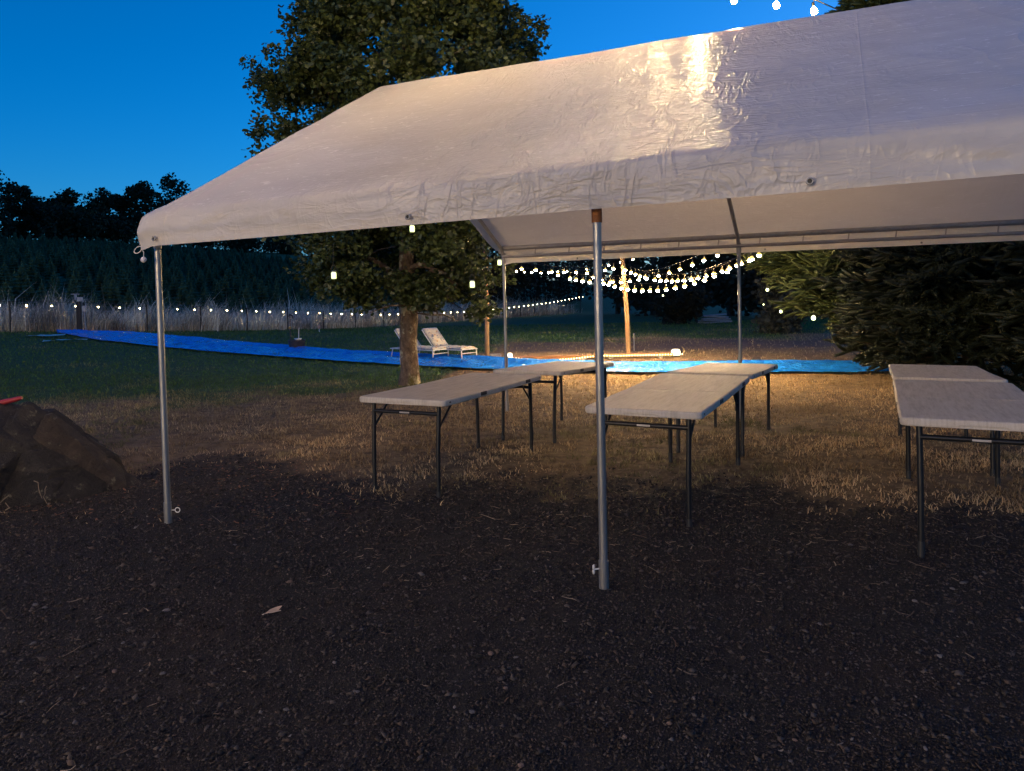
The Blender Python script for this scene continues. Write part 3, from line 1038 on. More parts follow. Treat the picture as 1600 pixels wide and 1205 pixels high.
for k in np.arange(0.4, 62, 3.0):
    p = fence_pt(k) + FN * .06
    z = g1(p[0], p[1])
    ztop = np.interp(k, range(62), [b.z for b in fb]) + .12
    hgt = max(.8, ztop - z)
    o = thing('fence_post', 'slim dark field fence post, %s from the left along the fence lights' % ORD[int(round((k - .4) / 3))], 'fence post', (p[0], p[1], z), rng.uniform(0, 1), 'posts of the field fence')
    MB().tube([(0, 0, -.2), (.01, 0, hgt * .5), (0, 0, hgt)], [.034, .032, .030], 7).build('shaft', M['post'], o, True)
    MB().tube([(0, 0, hgt), (0, 0, hgt + .015)], [.031, .02], 7).build('post_top', M['post'], o)
fwire = thing('fence_wire', 'thin wires of the field fence running between the dark posts', 'fence wire', (0, 0, 0))
for h in (.35, .75):
    MB().tube([Vector((fb[k].x + FN[0] * .12, fb[k].y + FN[1] * .12, g1(fb[k].x, fb[k].y) + h)) for k in range(0, 62, 2)], .004, 4).build('strand', M['galv'], fwire)

# post with meter boxes at the left end of the tarp
p = fence_pt(2.75) - FN * .5
pz_ = g1(p[0], p[1])
o = thing('meter_post', 'thick dark post with small grey boxes and a white pipe in the tall grass', 'post', (p[0], p[1], pz_), .2)
MB().box((0, 0, .5), (.15, .14, 1.1), ch=.02).build('shaft', M['post'], o)
MB().box((.06, -.02, 1.15), (.16, .12, .14), ch=.01).build('meter_box', M['rail'], o)
MB().box((.20, -.10, .82), (.13, .09, .20), ch=.02).build('meter_box', M['rail'], o)
MB().tube([(.20, -.1, .72), (.22, -.12, .3), (.25, -.15, -.05)], .022, 8).build('pipe', M['lumber'], o, True)
MB().box((-.1, 0, 1.33), (.27, .03, .03)).box((-.09, 0, 1.23), (.07, .05, .2)).build('sensor_arm', M['lumber'], o)

# ------------------------------------------------------------------ tall dry grass along the fence
def blades(n, pos, L, W, lean, colA, colB, bend=.35, seed=0, dirb=None):
    """pos (n,3); two-segment tapered blades -> verts, faces (tris), cols"""
    r = np.random.default_rng(seed)
    th = r.uniform(0, 2 * np.pi, n)
    d = np.stack([np.cos(th), np.sin(th), np.zeros(n)], 1)
    if dirb is not None:
        d = d * .8 + np.asarray(dirb)[None] * .7
    ph_ = r.uniform(0, 2 * np.pi, n)
    w = np.stack([np.cos(ph_), np.sin(ph_), np.zeros(n)], 1) * (W * r.uniform(.6, 1.3, n))[:, None] * .5
    L = L * r.uniform(.55, 1.25, n)
    ln = np.abs(r.normal(0, lean, n))
    up = np.array([0, 0, 1.0])
    m = pos + (up * np.cos(ln)[:, None] + d * np.sin(ln)[:, None]) * (L * .55)[:, None]
    ln2 = ln + bend * r.uniform(.3, 1.5, n)
    t = m + (up * np.cos(ln2)[:, None] + d * np.sin(ln2)[:, None]) * (L * .45)[:, None]
    V = np.stack([pos - w, pos + w, m - w * .75, m + w * .75, t], 1).reshape(-1, 3)
    i = np.arange(n)[:, None] * 5
    F_ = np.concatenate([i + np.array([0, 1, 3]), i + np.array([0, 3, 2]), i + np.array([2, 3, 4])])
    k = r.uniform(0, 1, n)[:, None]
    c = colA * (1 - k) + colB * k
    c = c * r.uniform(.7, 1.25, n)[:, None]
    return V, F_, np.repeat(c, 5, 0)


N = 34000
kk = rng.uniform(-3, 62, N) ** 1.0
kk = 62 * rng.uniform(0, 1, N) ** 1.35 - 3
sd = rng.uniform(.1, 3.6, N) - .9 * (rng.uniform(0, 1, N) < .18) * rng.uniform(0, 1, N)
P2 = FP0[None] + FST[None] * kk[:, None] + FN[None] * sd[:, None]
P2 += rng.normal(0, .12, (N, 2))
clump = .75 + .5 * fbm(P2[:, 0] * .9, P2[:, 1] * .9, 71)
Lh = 1.12 * (.30 + 1.4 * fbm(P2[:, 0] * .8, P2[:, 1] * .8, 71, 3)) * np.where(rng.uniform(0, 1, N) < .12, 1.35, 1) * np.where(sd < .3, .55, 1)
pos = np.c_[P2, G(P2[:, 0], P2[:, 1]) - .03]
V, F_, C = blades(N, pos, Lh * .95, .022, .34, np.array([.38, .33, .26]), np.array([.66, .62, .54]), .8, 5, (.5, -.2, 0))
_cl = fbm(P2[:, 0] * 1.6, P2[:, 1] * 1.6, 73)
C = C * np.repeat(.55 + .95 * sstep(.3, .7, _cl), 5)[:, None]
_low = np.repeat(Lh < .75, 5)
C[_low] = C[_low] * np.array([.75, .62, .5])
tg = link('tall_dry_grass', np_mesh('tall_dry_grass', V, F_, C), M['grass'])
tag(tg, 'pale tall dry grass standing along the field fence', 'grass', kind='stuff')

# ------------------------------------------------------------------ lawn and dry grass
def scatter(n, ymin, ymax, power=1.0, spread=.80):
    y = ymin + (ymax - ymin) * rng.uniform(0, 1, n) ** power
    x = rng.uniform(-1, 1, n) * (spread * y + .6)
    return x, y


xs, ys = scatter(230000, 4.6, 14.5, 1.35)
g_, n_, b_ = zones(xs, ys)
pat = fbm(xs * 2.6, ys * 2.6, 81)
pat = .45 * pat + .55 * fbm(xs * 7.5, ys * 7.5, 85, 3)
keep = (rng.uniform(0, 1, len(xs)) > np.clip(g_ * 1.15, 0, .996)) & (rng.uniform(0, 1, len(xs)) < .10 + 1.1 * sstep(.36, .62, pat))
xs, ys, g_, n_, pat = xs[keep], ys[keep], g_[keep], n_[keep], pat[keep]
L_ = (.028 + .16 * np.clip(pat - .40, 0, 1) ** 1.1) * (1 - .3 * g_)
tuft = fbm(xs * .9, ys * .9, 83)
gmix = np.clip(n_ + (tuft > .60) * .55 * sstep(.56, .68, tuft), 0, 1)[:, None]
kd = rng.uniform(0, 1, (len(xs), 1))
dryc = (np.array([.24, .15, .075]) * (1 - kd) + np.array([.52, .39, .22]) * kd) * (.6 + .8 * sstep(.3, .65, fbm(xs * 1.3, ys * 1.3, 87)))[:, None]
grnc = np.array([.040, .075, .022]) * (1 - kd) + np.array([.10, .13, .045]) * kd
cc = dryc * (1 - gmix) + grnc * gmix
n = len(xs)
V, F_, C = blades(n, np.c_[xs, ys, Gn(xs, ys) - .004], L_, .0075, 1.0, np.array([1., 1., 1.]), np.array([1., 1., 1.]), .6, 6)
C = C * np.repeat(cc, 5, 0)
dg = link('dry_grass', np_mesh('dry_grass', V, F_, C), M['grass'])
tag(dg, 'short straw coloured dry grass under and around the tables', 'grass', kind='stuff')

xs, ys = scatter(150000, 8.5, 40, 1.5, .82)
g_, n_, b_ = zones(xs, ys)
rs_ = (xs - FP0[0]) * FN[0] + (ys - FP0[1]) * FN[1]
pat = fbm(xs * .9, ys * .9, 91)
keep = (rs_ < .4) & (rng.uniform(0, 1, len(xs)) < np.clip(n_ + .25, 0, 1) * (1 - b_ * .6))
xs, ys, n_, pat = xs[keep], ys[keep], n_[keep], pat[keep]
n = len(xs)
kd = rng.uniform(0, 1, (n, 1))
gm = np.clip(n_ * (1.25 - .55 * sstep(.5, .75, pat)), 0, 1)[:, None]
cc = (np.array([.28, .20, .11]) * (1 - kd) + np.array([.38, .29, .17]) * kd) * (1 - gm) + (np.array([.042, .105, .026]) * (1 - kd) + np.array([.10, .165, .045]) * kd) * gm
V, F_, C = blades(n, np.c_[xs, ys, Gn(xs, ys) - .01], .045 + .0016 * ys, .006 + .0008 * ys, .7, np.array([1., 1., 1.]), np.array([1., 1., 1.]), .5, 7)
lw = link('lawn_grass', np_mesh('lawn_grass', V, F_, C * np.repeat(cc, 5, 0)), M['grass'])
tag(lw, 'green mown lawn grass between the gravel and the field fence', 'grass', kind='stuff')

# ------------------------------------------------------------------ gravel stones and litter
N = 160000
ys = 2.0 + 5.2 * rng.uniform(0, 1, N) ** 1.6
xs = rng.uniform(-1, 1, N) * (.76 * ys + .35)
g_, n_, b_ = zones(xs, ys)
keep = rng.uniform(0, 1, N) < g_ ** 2.0
xs, ys = xs[keep], ys[keep]
n = len(xs)
sz = np.exp(rng.normal(math.log(.0037), .45, n)) * (1 + .16 * (ys - 2.2))
sz = np.clip(sz, .002, .016)
O = np.array([(1, 0, 0), (-1, 0, 0), (0, 1, 0), (0, -1, 0), (0, 0, 1), (0, 0, -1)], float)
OF = np.array([(0, 2, 4), (2, 1, 4), (1, 3, 4), (3, 0, 4), (2, 0, 5), (1, 2, 5), (3, 1, 5), (0, 3, 5)])
th = rng.uniform(0, 2 * np.pi, n)
base = O[None] * rng.uniform(.6, 1.4, (n, 6, 1)) * np.stack([rng.uniform(.8, 1.5, n), rng.uniform(.6, 1.1, n), rng.uniform(.4, .8, n)], 1)[:, None, :]
base = base + rng.normal(0, .16, (n, 6, 3))
ct, st = np.cos(th)[:, None], np.sin(th)[:, None]
bx = base[..., 0] * ct - base[..., 1] * st; by = base[..., 0] * st + base[..., 1] * ct
tl = rng.normal(0, .4, (n, 1)); bz = base[..., 2] + bx * tl
P = np.stack([bx, by, bz], -1) * sz[:, None, None]
P += np.stack([xs, ys, Gn(xs, ys) + sz * .25], 1)[:, None, :]
F_ = (np.arange(n)[:, None, None] * 6 + OF[None]).reshape(-1, 3)
kd = rng.uniform(0, 1, n)
cg = np.array([.036, .029, .0245])[None] * (.25 + 2.3 * kd[:, None] ** 2.2)
br = rng.uniform(0, 1, n) < .12
cg[br] = np.array([.062, .042, .030]) * rng.uniform(.6, 1.5, (br.sum(), 1))
pl_ = rng.uniform(0, 1, n) < .006
cg[pl_] = np.array([.15, .135, .12]) * rng.uniform(.5, 1.3, (pl_.sum(), 1))
gv = link('gravel', np_mesh('gravel', P.reshape(-1, 3), F_, np.repeat(cg, 6, 0)), M['stone'])
tag(gv, 'dark crushed gravel covering the foreground', 'gravel', kind='stuff')

# pale pebbles one can pick out
N = 80
ys = 2.25 + 4.2 * rng.uniform(0, 1, N) ** 1.2
xs = rng.uniform(-1, 1, N) * (.74 * ys)
g_, _, _ = zones(xs, ys)
ok = g_ > .6
xs, ys = xs[ok], ys[ok]
pv, pf, pc = [], [], []
mbp = MB()
cols = []
for x, y in zip(xs, ys):
    s = random.uniform(.006, .013)
    Mx = Matrix.Rotation(random.uniform(0, 6), 3, 'Z') @ Matrix.Diagonal((random.uniform(1, 1.6), random.uniform(.7, 1.1), random.uniform(.5, .8)))
    k0 = len(mbp.v)
    mbp.lathe([(.3 * s, -.8 * s), (s * .9, -.3 * s), (s, .2 * s), (s * .5, .8 * s)], 6, (x, y, gn1(x, y) + s * .3), Mx)
    c = random.choice([(.15, .13, .12), (.11, .10, .095), (.15, .10, .075), (.09, .085, .085)])
    cols += [c] * (len(mbp.v) - k0)
me = mbp.mesh('pebbles')
atc = me.color_attributes.new('col', 'FLOAT_COLOR', 'POINT')
atc.data.foreach_set('color', np.c_[np.array(cols), np.ones(len(cols))].astype(np.float32).ravel())
o = link('pebbles', me, M['stone'])
tag(o, 'pale pebbles scattered through the dark gravel', 'pebbles', kind='stuff')

# straw, twigs and chips on the gravel
N = 8500
ys = 2.2 + 4.6 * rng.uniform(0, 1, N) ** .75
xs = rng.uniform(-1, 1, N) * (.76 * ys)
g_, _, _ = zones(xs, ys)
dist = ys - np.interp(xs, _gx, _gy)
pk = np.clip(1.0 + dist * .42, .06, 1)
ok = (g_ > .15) & (rng.uniform(0, 1, N) < pk)
xs, ys = xs[ok], ys[ok]
n = len(xs)
th = rng.uniform(0, 2 * np.pi, n); ln = np.exp(rng.normal(math.log(.034), .55, n)); wd2 = rng.uniform(.0012, .0036, n)
chip = (np.abs(xs + 2.4) < 1.3) & (np.abs(ys - 6.0) < 1.2) & (rng.uniform(0, 1, n) < .6)
ln[chip] *= .8; wd2[chip] *= 2.6
cv = rng.normal(0, .5, n)
seg_ = []
z0 = Gn(xs, ys)
for j, t in enumerate((-.5, -.17, .17, .5)):
    a = th + cv * t
    cx = xs + np.cos(a) * ln * t; cy = ys + np.sin(a) * ln * t
    zz = z0 + .006 + np.abs(t) * ln * rng.uniform(-.05, .25, n)
    w = wd2 * (1 if j in (1, 2) else .5)
    seg_.append(np.stack([cx - np.sin(a) * w, cy + np.cos(a) * w, zz], 1))
    seg_.append(np.stack([cx + np.sin(a) * w, cy - np.cos(a) * w, zz + .001], 1))
V = np.stack(seg_, 1).reshape(-1, 3)
i = np.arange(n)[:, None] * 8
F_ = np.concatenate([i + np.array([0, 1, 3, 2]), i + np.array([2, 3, 5, 4]), i + np.array([4, 5, 7, 6])])
kd = rng.uniform(0, 1, (n, 1))
C = np.array([.12, .075, .05]) * (1 - kd) + np.array([.34, .26, .18]) * kd ** 1.5
C[chip] = np.array([.17, .085, .05]) * rng.uniform(.5, 1.6, (chip.sum(), 1))
o = link('straw_litter', np_mesh('straw_litter', V, F_, np.repeat(C, 8, 0)), M['litter'])
tag(o, 'bits of straw and wood chips strewn over the gravel', 'litter', kind='stuff')

# the curled dry leaf on the gravel
q = on_ground(428, 958)
lf = thing('dry_leaf', 'pale curled dry leaf lying alone on the dark gravel', 'leaf', q, .5)
mbl = MB()
mbl.add([(-.04, 0, .008), (-.015, .014, .016), (-.012, -.006, .006), (.015, .018, .02), (.018, -.006, .008), (.042, .008, .024)], [(0, 2, 1), (1, 2, 4, 3), (3, 4, 5)])
mbl.build('blade', simple('dry_leaf', (.42, .30, .22), (.32, .22, .15), .8), lf)
MB().tube([(-.04, 0, .008), (-.055, -.012, .01), (-.05, -.025, .014)], .0022, 5).tube([(-.04, 0, .008), (-.01, -.012, .01), (.03, -.016, .012)], .0025, 5).build('stem', simple('leaf_stem', (.48, .36, .27)), lf)

# ------------------------------------------------------------------ boulder
def clip_rock(planes, seed, sub=5, rough=.02, scale=1.0):
    import bmesh
    bm = bmesh.new()
    bmesh.ops.create_icosphere(bm, subdivisions=sub, radius=1.0)
    V = np.array([v.co[:] for v in bm.verts])
    Fa = np.array([[v.index for v in f.verts] for f in bm.faces])
    bm.free()
    t = np.full(len(V), 10.0)
    for nrm, d in planes:
        nrm = np.array(nrm, float); nrm /= np.linalg.norm(nrm)
        c = V @ nrm
        t = np.minimum(t, np.where(c > 1e-4, d / np.maximum(c, 1e-4), 10.0))
    P = V * t[:, None]
    r3 = (fbm(P[:, 0] * 5 + P[:, 2] * 3, P[:, 1] * 5 - P[:, 2] * 4, seed, 5) - .5)
    crack = np.abs(fbm(P[:, 0] * 2.1 + P[:, 1] * 1.3, P[:, 2] * 2.7 - P[:, 0], seed + 9, 3) - .5)
    P = P * (1 + r3[:, None] * rough * 2 - (np.clip(.035 - crack, 0, 1) * 1.6)[:, None])
    return np_mesh('boulder', P, Fa, None, False)


bx0 = -4.2; by0 = 5.72
bz0 = g1(bx0, by0)
bo = thing('boulder', 'big angular brown boulder at the left edge of the gravel', 'boulder', (bx0, by0, bz0 - .04), 0)
def block(c, planes, seed, rough=.016, mat='rock'):
    o_ = link('stone_block', clip_rock(planes, seed, 6, rough), M[mat], bo)
    o_.location = c


block((-.30, -.10, .18), [((-.10, -.40, .90), .42), ((.55, -.42, .72), .40), ((-.35, -.90, .22), .40), ((.42, -.90, .14), .44), ((.95, -.28, .1), .40), ((-1, 0, .2), .9), ((0, 1, .1), .5), ((0, 0, -1), .3), ((-.1, -.75, -.65), .46)], 5, .012)
block((-.05, .36, .34), [((.16, -.12, .97), .26), ((.66, -.10, .74), .34), ((.1, -.98, .1), .26), ((1, -.1, .1), .60), ((-1, 0, .2), .9), ((0, 1, .2), .4), ((0, 0, -1), .4), ((.8, -.55, .25), .44)], 8, .02, 'rock_dark')
block((.22, .10, .36), [((.45, -.25, .86), .20), ((.75, -.20, .62), .24), ((.2, -.95, .2), .20), ((-.5, -.8, .3), .22), ((-1, 0, .1), .3), ((0, 1, .2), .3), ((0, 0, -1), .3)], 31, .02)
block((.42, .02, .16), [((.58, -.30, .76), .25), ((.10, -.85, .50), .19), ((.35, -.93, .05), .22), ((.88, -.45, .15), .28), ((-1, 0, .1), .24), ((0, 1, .2), .4), ((0, 0, -1), .26)], 21, .02)
block((.12, -.34, .04), [((.20, -.45, .87), .24), ((-.30, -.80, .50), .22), ((.50, -.80, .30), .24), ((.9, -.3, .2), .26), ((-1, 0, .1), .4), ((0, 1, .2), .4), ((0, 0, -1), .2)], 26, .02)
block((.60, -.10, .03), [((.60, -.30, .74), .20), ((.10, -.72, .68), .17), ((.30, -.95, .10), .21), ((.80, -.60, .1), .30), ((.95, .1, .3), .38), ((-1, 0, .1), .24), ((0, 1, .2), .4), ((0, 0, -1), .2)], 12, .03, 'rock_dark')
block((.80, .12, .06), [((.70, -.02, .71), .19), ((.2, -.97, .1), .06), ((.97, -.2, .1), .27), ((-1, 0, .1), .40), ((0, 1, .2), .25), ((0, 0, -1), .16), ((.5, -.7, .5), .095)], 15, .02, 'rock_tan')
_rootm = simple('pale_roots', (.20, .16, .11), (.13, .10, .07), .9)
_rr = random.Random(9)
for k_ in range(20):
    x_ = _rr.uniform(-.5, .75); y_ = -.45 + .35 * max(0, x_) + _rr.uniform(-.12, .05); z_ = _rr.uniform(.05, .36) * (1 - .5 * max(0, x_))
    p_ = [Vector((x_, y_, z_))]
    for q_ in range(4):
        p_.append(p_[-1] + Vector((_rr.uniform(-.05, .05), _rr.uniform(-.03, .0), _rr.uniform(-.05, .03))))
    MB().tube(p_, [.004, .004, .003, .003, .002], 4).build('dry_root', _rootm, bo)
# dry roots / moss strands on the stone
for k, (u, v, Y) in enumerate([(8, 705, 5.32), (150, 735, 5.62)]):
    pass
q = at(4, 629, 6.0)
rd = thing('red_plastic_bat', 'red plastic bar resting on top of the boulder at the left edge', 'toy', q - Vector((0, 0, .0)), 0)
MB().tube([(-.42, .0, -.10), (-.2, 0, -.055), (.0, 0, .0), (.13, 0, .028)], [.022, .024, .022, .018], 8).build('bar', M['red'], rd, True)
MB().tube([(.13, 0, .028), (.16, 0, .034)], [.019, .012], 8).build('end_cap', M['red'], rd, True)

# ------------------------------------------------------------------ blue tarp strip
far_uv = [(88, 521.0), (130, 520.5), (210, 522.5), (300, 531), (400, 540.5), (480, 547), (560, 553), (640, 558), (750, 562.5), (820, 567), (900, 571), (1000, 572.5), (1100, 572), (1220, 571), (1420, 571)]
near_uv = [(92, 522.4), (150, 533), (240, 543), (300, 549), (400, 557), (480, 563.5), (560, 569), (640, 573.5), (720, 578), (800, 581.5), (900, 584.5), (1000, 586), (1100, 586), (1220, 585), (1410, 585)]


def resample(P, n):
    P = np.array(P); d = np.r_[0, np.cumsum(np.linalg.norm(np.diff(P, axis=0), axis=1))]
    t = np.linspace(0, d[-1], n)
    return np.stack([np.interp(t, d, P[:, i]) for i in range(P.shape[1])], 1)


NA, NB = 420, 22
fe = resample([on_ground(*p)[:2] for p in far_uv], NA); ne = resample([on_ground(*p)[:2] for p in near_uv], NA)
tt = np.linspace(0, 1, NB)
XY = ne[:, None, :] * (1 - tt[None, :, None]) + fe[:, None, :] * tt[None, :, None]
al = np.linspace(0, 1, NA)[:, None] * 42 + np.zeros((1, NB)); ac = tt[None, :] * 2 + np.zeros((NA, 1))
wr = fbm(al * 1.6 + ac * .8, ac * 3.5, 101, 5) - .4
roll = np.exp(-((tt - .93) / .05) ** 2)[None] * (.05 + .05 * fbm(al * .5, al * 0, 103)) + np.exp(-((tt - .05) / .04) ** 2)[None] * .05 * fbm(al * .8, al * 0 + 4, 107)
zt = G(XY[..., 0], XY[..., 1]) + .045 + np.clip(wr, -.1, 1) * .30 * np.sin(np.pi * np.clip(tt, .02, .98))[None] + roll
XY[..., 1] += (fbm(al * 1.1, ac * 0 + np.where(tt[None] > .5, 7, 0), 109) - .5) * .16
V = np.concatenate([XY, zt[..., None]], -1).reshape(-1, 3)
idx = np.arange(NA * NB).reshape(NA, NB)
Q = np.stack([idx[:-1, :-1], idx[1:, :-1], idx[1:, 1:], idx[:-1, 1:]], -1).reshape(-1, 4)
tp = thing('blue_tarp', 'long wrinkled blue tarp laid across the lawn as a slide', 'tarp', (0, 0, 0))
link('sheet', np_mesh('sheet', V, Q, None, True), M['tarp'], tp)
for nm, (u, v), s in (('plastic_sheet', (73, 527.5), (1.0, .45)), ('plastic_sheet', (104, 535), (1.1, .35))):
    q = on_ground(u, v)
    mbs = MB()
    n1_, n2_ = 8, 4
    vs = [(-s[0] / 2 + s[0] * i / (n1_ - 1), -s[1] / 2 + s[1] * j / (n2_ - 1), .05 + .05 * vnoise(np.array([i * .9]), np.array([j * .8 + u]), 3)[0]) for j in range(n2_) for i in range(n1_)]
    mbs.add(vs, [(j * n1_ + i, j * n1_ + i + 1, (j + 1) * n1_ + i + 1, (j + 1) * n1_ + i) for j in range(n2_ - 1) for i in range(n1_ - 1)])
    o = mbs.build(nm, M['teal'])
    o.location = q; o.rotation_euler = (0, 0, .3)
    tag(o, 'small pale teal plastic sheet on the grass left of the tarp, ' + ('the farther one' if v < 530 else 'the nearer, longer one'), 'plastic sheet')

# ------------------------------------------------------------------ loungers
def make_lounger(label):
    L = thing('lounge_chair', label, 'lounge chair', group='lounge chairs by the tarp')
    # local x: head (0) -> foot (1.9); y across .6
    fr = MB()
    W2 = .30
    for s in (-1, 1):
        fr.tube([(0, s * W2, .30), (1.9, s * W2, .30)], .016, 6)
    fr.tube([(.02, -W2, .30), (.02, W2, .30)], .016, 6)
    fr.build('frame', M['lounge_frame'], L, True)
    for x in (1.86, .12):
        for s in (-1, 1):
            MB().tube([(x, s * W2, .30), (x - (.10 if x < 1 else -.01), s * W2, 0)], .017, 6).build('leg', M['lounge_frame'], L, True)
    MB().tube([(1.88, -W2, .31), (1.88, W2, .31)], .018, 6).tube([(1.87, -W2, .20), (1.87, W2, .20)], .014, 6).build('foot_rail', M['lounge_frame'], L, True)
    bf = MB()
    for s in (-1, 1):
        bf.tube([(.72, s * W2, .31), (.22, s * W2, .84)], .016, 6)
    bf.tube([(.22, -W2, .84), (.22, W2, .84)], .016, 6)
    bf.build('back_frame', M['lounge_frame'], L, True)
    sl = MB()
    # cushions: seat and back, tufted
    def cushion(p0, p1, nseg, th=.075):
        p0, p1 = Vector(p0), Vector(p1)
        d = (p1 - p0)
        nrm = Vector((-d.z, 0, d.x)).normalized()
        if nrm.z < 0: nrm = -nrm
        n1, n2 = nseg * 4 + 1, 9
        vs, fs = [], []
        for lay in (0, 1):
            for i in range(n1):
                t = i / (n1 - 1)
                puff = abs(math.sin(math.pi * t * nseg)) ** .5
                for j in range(n2):
                    w = -1 + 2 * j / (n2 - 1)
                    pw = abs(math.cos(math.pi * w / 1 * 1.0)) ** .4 if abs(w) < .99 else 0
                    h = (th * (.45 + .55 * puff * (1 - abs(w) ** 6)) * (.75 + .25 * pw)) if lay else .004
                    vs.append(p0 + d * t + Vector((0, w * .285, 0)) + nrm * h)
        o = n1 * n2
        for i in range(n1 - 1):
            for j in range(n2 - 1):
                a = i * n2 + j
                fs.append((o + a, o + a + n2, o + a + n2 + 1, o + a + 1))
                fs.append((a, a + 1, a + n2 + 1, a + n2))
        for i in range(n1 - 1):
            a = i * n2; fs.append((a, a + n2, o + a + n2, o + a)); a += n2 - 1; fs.append((a, o + a, o + a + n2, a + n2))
        for j in range(n2 - 1):
            fs.append((j, o + j, o + j + 1, j + 1)); a = (n1 - 1) * n2 + j; fs.append((a, a + 1, o + a + 1, o + a))
        return MB().add(vs, fs)
    cushion((.72, 0, .32), (1.84, 0, .32), 4).build('seat_cushion', M['cushion'], L, True)
    cushion((.21, 0, .87), (.73, 0, .33), 4).build('back_cushion', M['cushion'], L, True)
    return L


fL, fR = on_ground(689, 563.5), on_ground(733.5, 563)
ang = math.atan2(-.66, .75)
lr = make_lounger('white framed lounge chair with patterned cushion, right one nearer the wooden pole')
ll = copy_tree(lr)
ll['label'] = 'white framed lounge chair with patterned cushion, left one half hidden by the oak trunk'
for o, f in ((lr, fR), (ll, fL)):
    o.location = (f.x - 1.87 * .82 * math.cos(ang), f.y - 1.87 * .82 * math.sin(ang), g1(f.x, f.y) + .005)
    o.scale = (.82, .82, .82)
    o.rotation_euler = (0, 0, ang)

# ------------------------------------------------------------------ pot with stakes, small stakes, plank, lamps
q = on_ground(464, 546.5)
o = thing('planter_pot', 'dark round planter pot holding thin stakes and a white scoop beside the tarp', 'pot', q)
MB().lathe([(.17, 0), (.19, .02), (.235, .24), (.245, .26), (.245, .28), (.215, .28), (.20, .2), (.001, .19)], 18).build('pot_body', M['pot'], o, True)
MB().tube([(-.16, 0, .2), (-.17, 0, .62)], .022, 8).build('stake', M['black_plastic'], o, True)
MB().tube([(-.17, 0, .62), (-.17, 0, .94)], .012, 8).build('stake', M['wood_pole'], o, True)
MB().lathe([(.01, 0), (.05, .02), (.055, .05), (.01, .08)], 10, (-.18, 0, .58)).build('collar', simple('brass', (.5, .33, .1), (.4, .25, .08), .4, .7), o, True)
MB().tube([(-.2, 0, .93), (-.17, 0, .99), (-.10, 0, .96), (-.08, 0, .88)], [.012, .03, .022, .012], 8).build('pump_head', M['black_plastic'], o, True)
MB().tube([(.05, .03, .2), (.055, .03, .45), (.07, .03, .62)], .011, 6).build('stick', M['cord'], o, True)
MB().lathe([(.01, 0), (.08, .01), (.11, .05), (.10, .05), (.01, .02)], 12, (.05, -.03, .27)).build('scoop', M['white_plastic'], o, True)

q = on_ground(738, 513)
o = thing('garden_stake', 'thin garden stake topped by a pale glass ball behind the loungers', 'garden stake', q)
hh = (at(738, 490, q.y).z - q.z)
MB().tube([(0, 0, -.1), (0, 0, hh + .35)], .012, 6).build('rod', M['post'], o)
MB().lathe([(.001, -.09), (.06, -.065), (.09, 0), (.06, .065), (.001, .09)], 10, (.05, 0, hh - .15)).build('glass_ball', simple('pale_glass', (.5, .55, .55), (.4, .45, .45), .15), o, True)
MB().lathe([(.001, -.05), (.05, 0), (.03, .16), (.001, .22)], 8, (.02, 0, hh + .25)).build('finial', simple('reddish_metal', (.2, .08, .06)), o, True)
q = on_ground(499, 519)
o = thing('solar_stake', 'tiny pale solar stake light in the lawn right of the pot', 'stake light', q)
MB().tube([(0, 0, -.1), (0, 0, .14)], .02, 6).build('rod', M['white_plastic'], o)
MB().lathe([(.02, .14), (.06, .16), (.06, .25), (.02, .30)], 8).build('head', simple('pinkish_cap', (.5, .32, .28)), o, True)
q = on_ground(991, 548)
o = thing('thin_stake', 'thin grey metal stake standing right of the leaning wooden pole', 'stake', q)
MB().tube([(0, 0, -.1), (0, 0, .42)], .014, 6).build('rod', M['galv'], o)
MB().box((.0, 0, .43), (.05, .02, .03)).build('tip', M['galv'], o)

A_, B_ = on_ground(803, 563), on_ground(1048, 558.5)
dx = B_ - A_
plk = thing('wooden_plank', 'long orange wooden plank on the grass edged with tiny lights', 'plank', A_, math.atan2(dx.y, dx.x))
PL = dx.xy.length
for nm, c, s in (('board', (PL * .26, 0, .055), (PL * .52, .24, .06)), ('board', (PL * .76, .02, .075), (PL * .50, .24, .06))):
    MB().box(c, s, ch=.008).build(nm, M['plank'], plk)
for t in (.1, .45, .62, .93):
    MB().box((PL * t, 0, .012), (.09, .3, .04)).build('bearer', M['lumber'], plk)
rope_uv = [(785, 560), (805, 559.5), (830, 561.5), (850, 562.3), (872, 562), (895, 560.5), (920, 557.5), (940, 556), (970, 555.8), (1000, 555.2), (1030, 554.5), (1052, 553.8), (1066, 553.3)]
rp = resample([at(u, v, A_.y - .16 + (B_.y - A_.y) * (u - 803) / 245) for u, v in rope_uv], 66)
rm = MB().lathe([(.0008, -.016), (.012, -.01), (.016, 0), (.012, .010), (.0008, .016)], 6).mesh('rope_dot', True); rm.materials.append(M['rope'])
light_string('rope_light', 'rope of tiny warm lights running along the orange plank', [Vector(p) for p in rp], [Vector(p) for p in rp], (rm, None), .004, False, .008)
for (u, v, s, lb) in ((1056, 555.5, 1.0, 'glowing white ground lamp at the right end of the plank'), (797, 561.5, .55, 'small glowing ground lamp at the left end of the plank')):
    q = on_ground(u, v + 1.5)
    o = thing('ground_lamp', lb, 'lamp', q, .1, 'glowing ground lamps')
    MB().lathe([(.10 * s, .03), (.115 * s, .05), (.10 * s, .14), (.07 * s, .165), (.001, .17)], 10).build('globe', M['flood'], o, True)
    MB().lathe([(.12 * s, 0), (.12 * s, .03), (.09 * s, .035)], 10).build('base', M['black_plastic'], o)
q = on_ground(774, 558)
o = thing('pale_block', 'low pale block lying at the foot of the left wooden pole', 'block', q, .1)
MB().box((0, 0, .04), (.26, .15, .08), ch=.01).build('body', M['lumber'], o)
MB().box((.13, 0, .05), (.03, .10, .05), ch=.01).build('lip', M['lumber'], o)

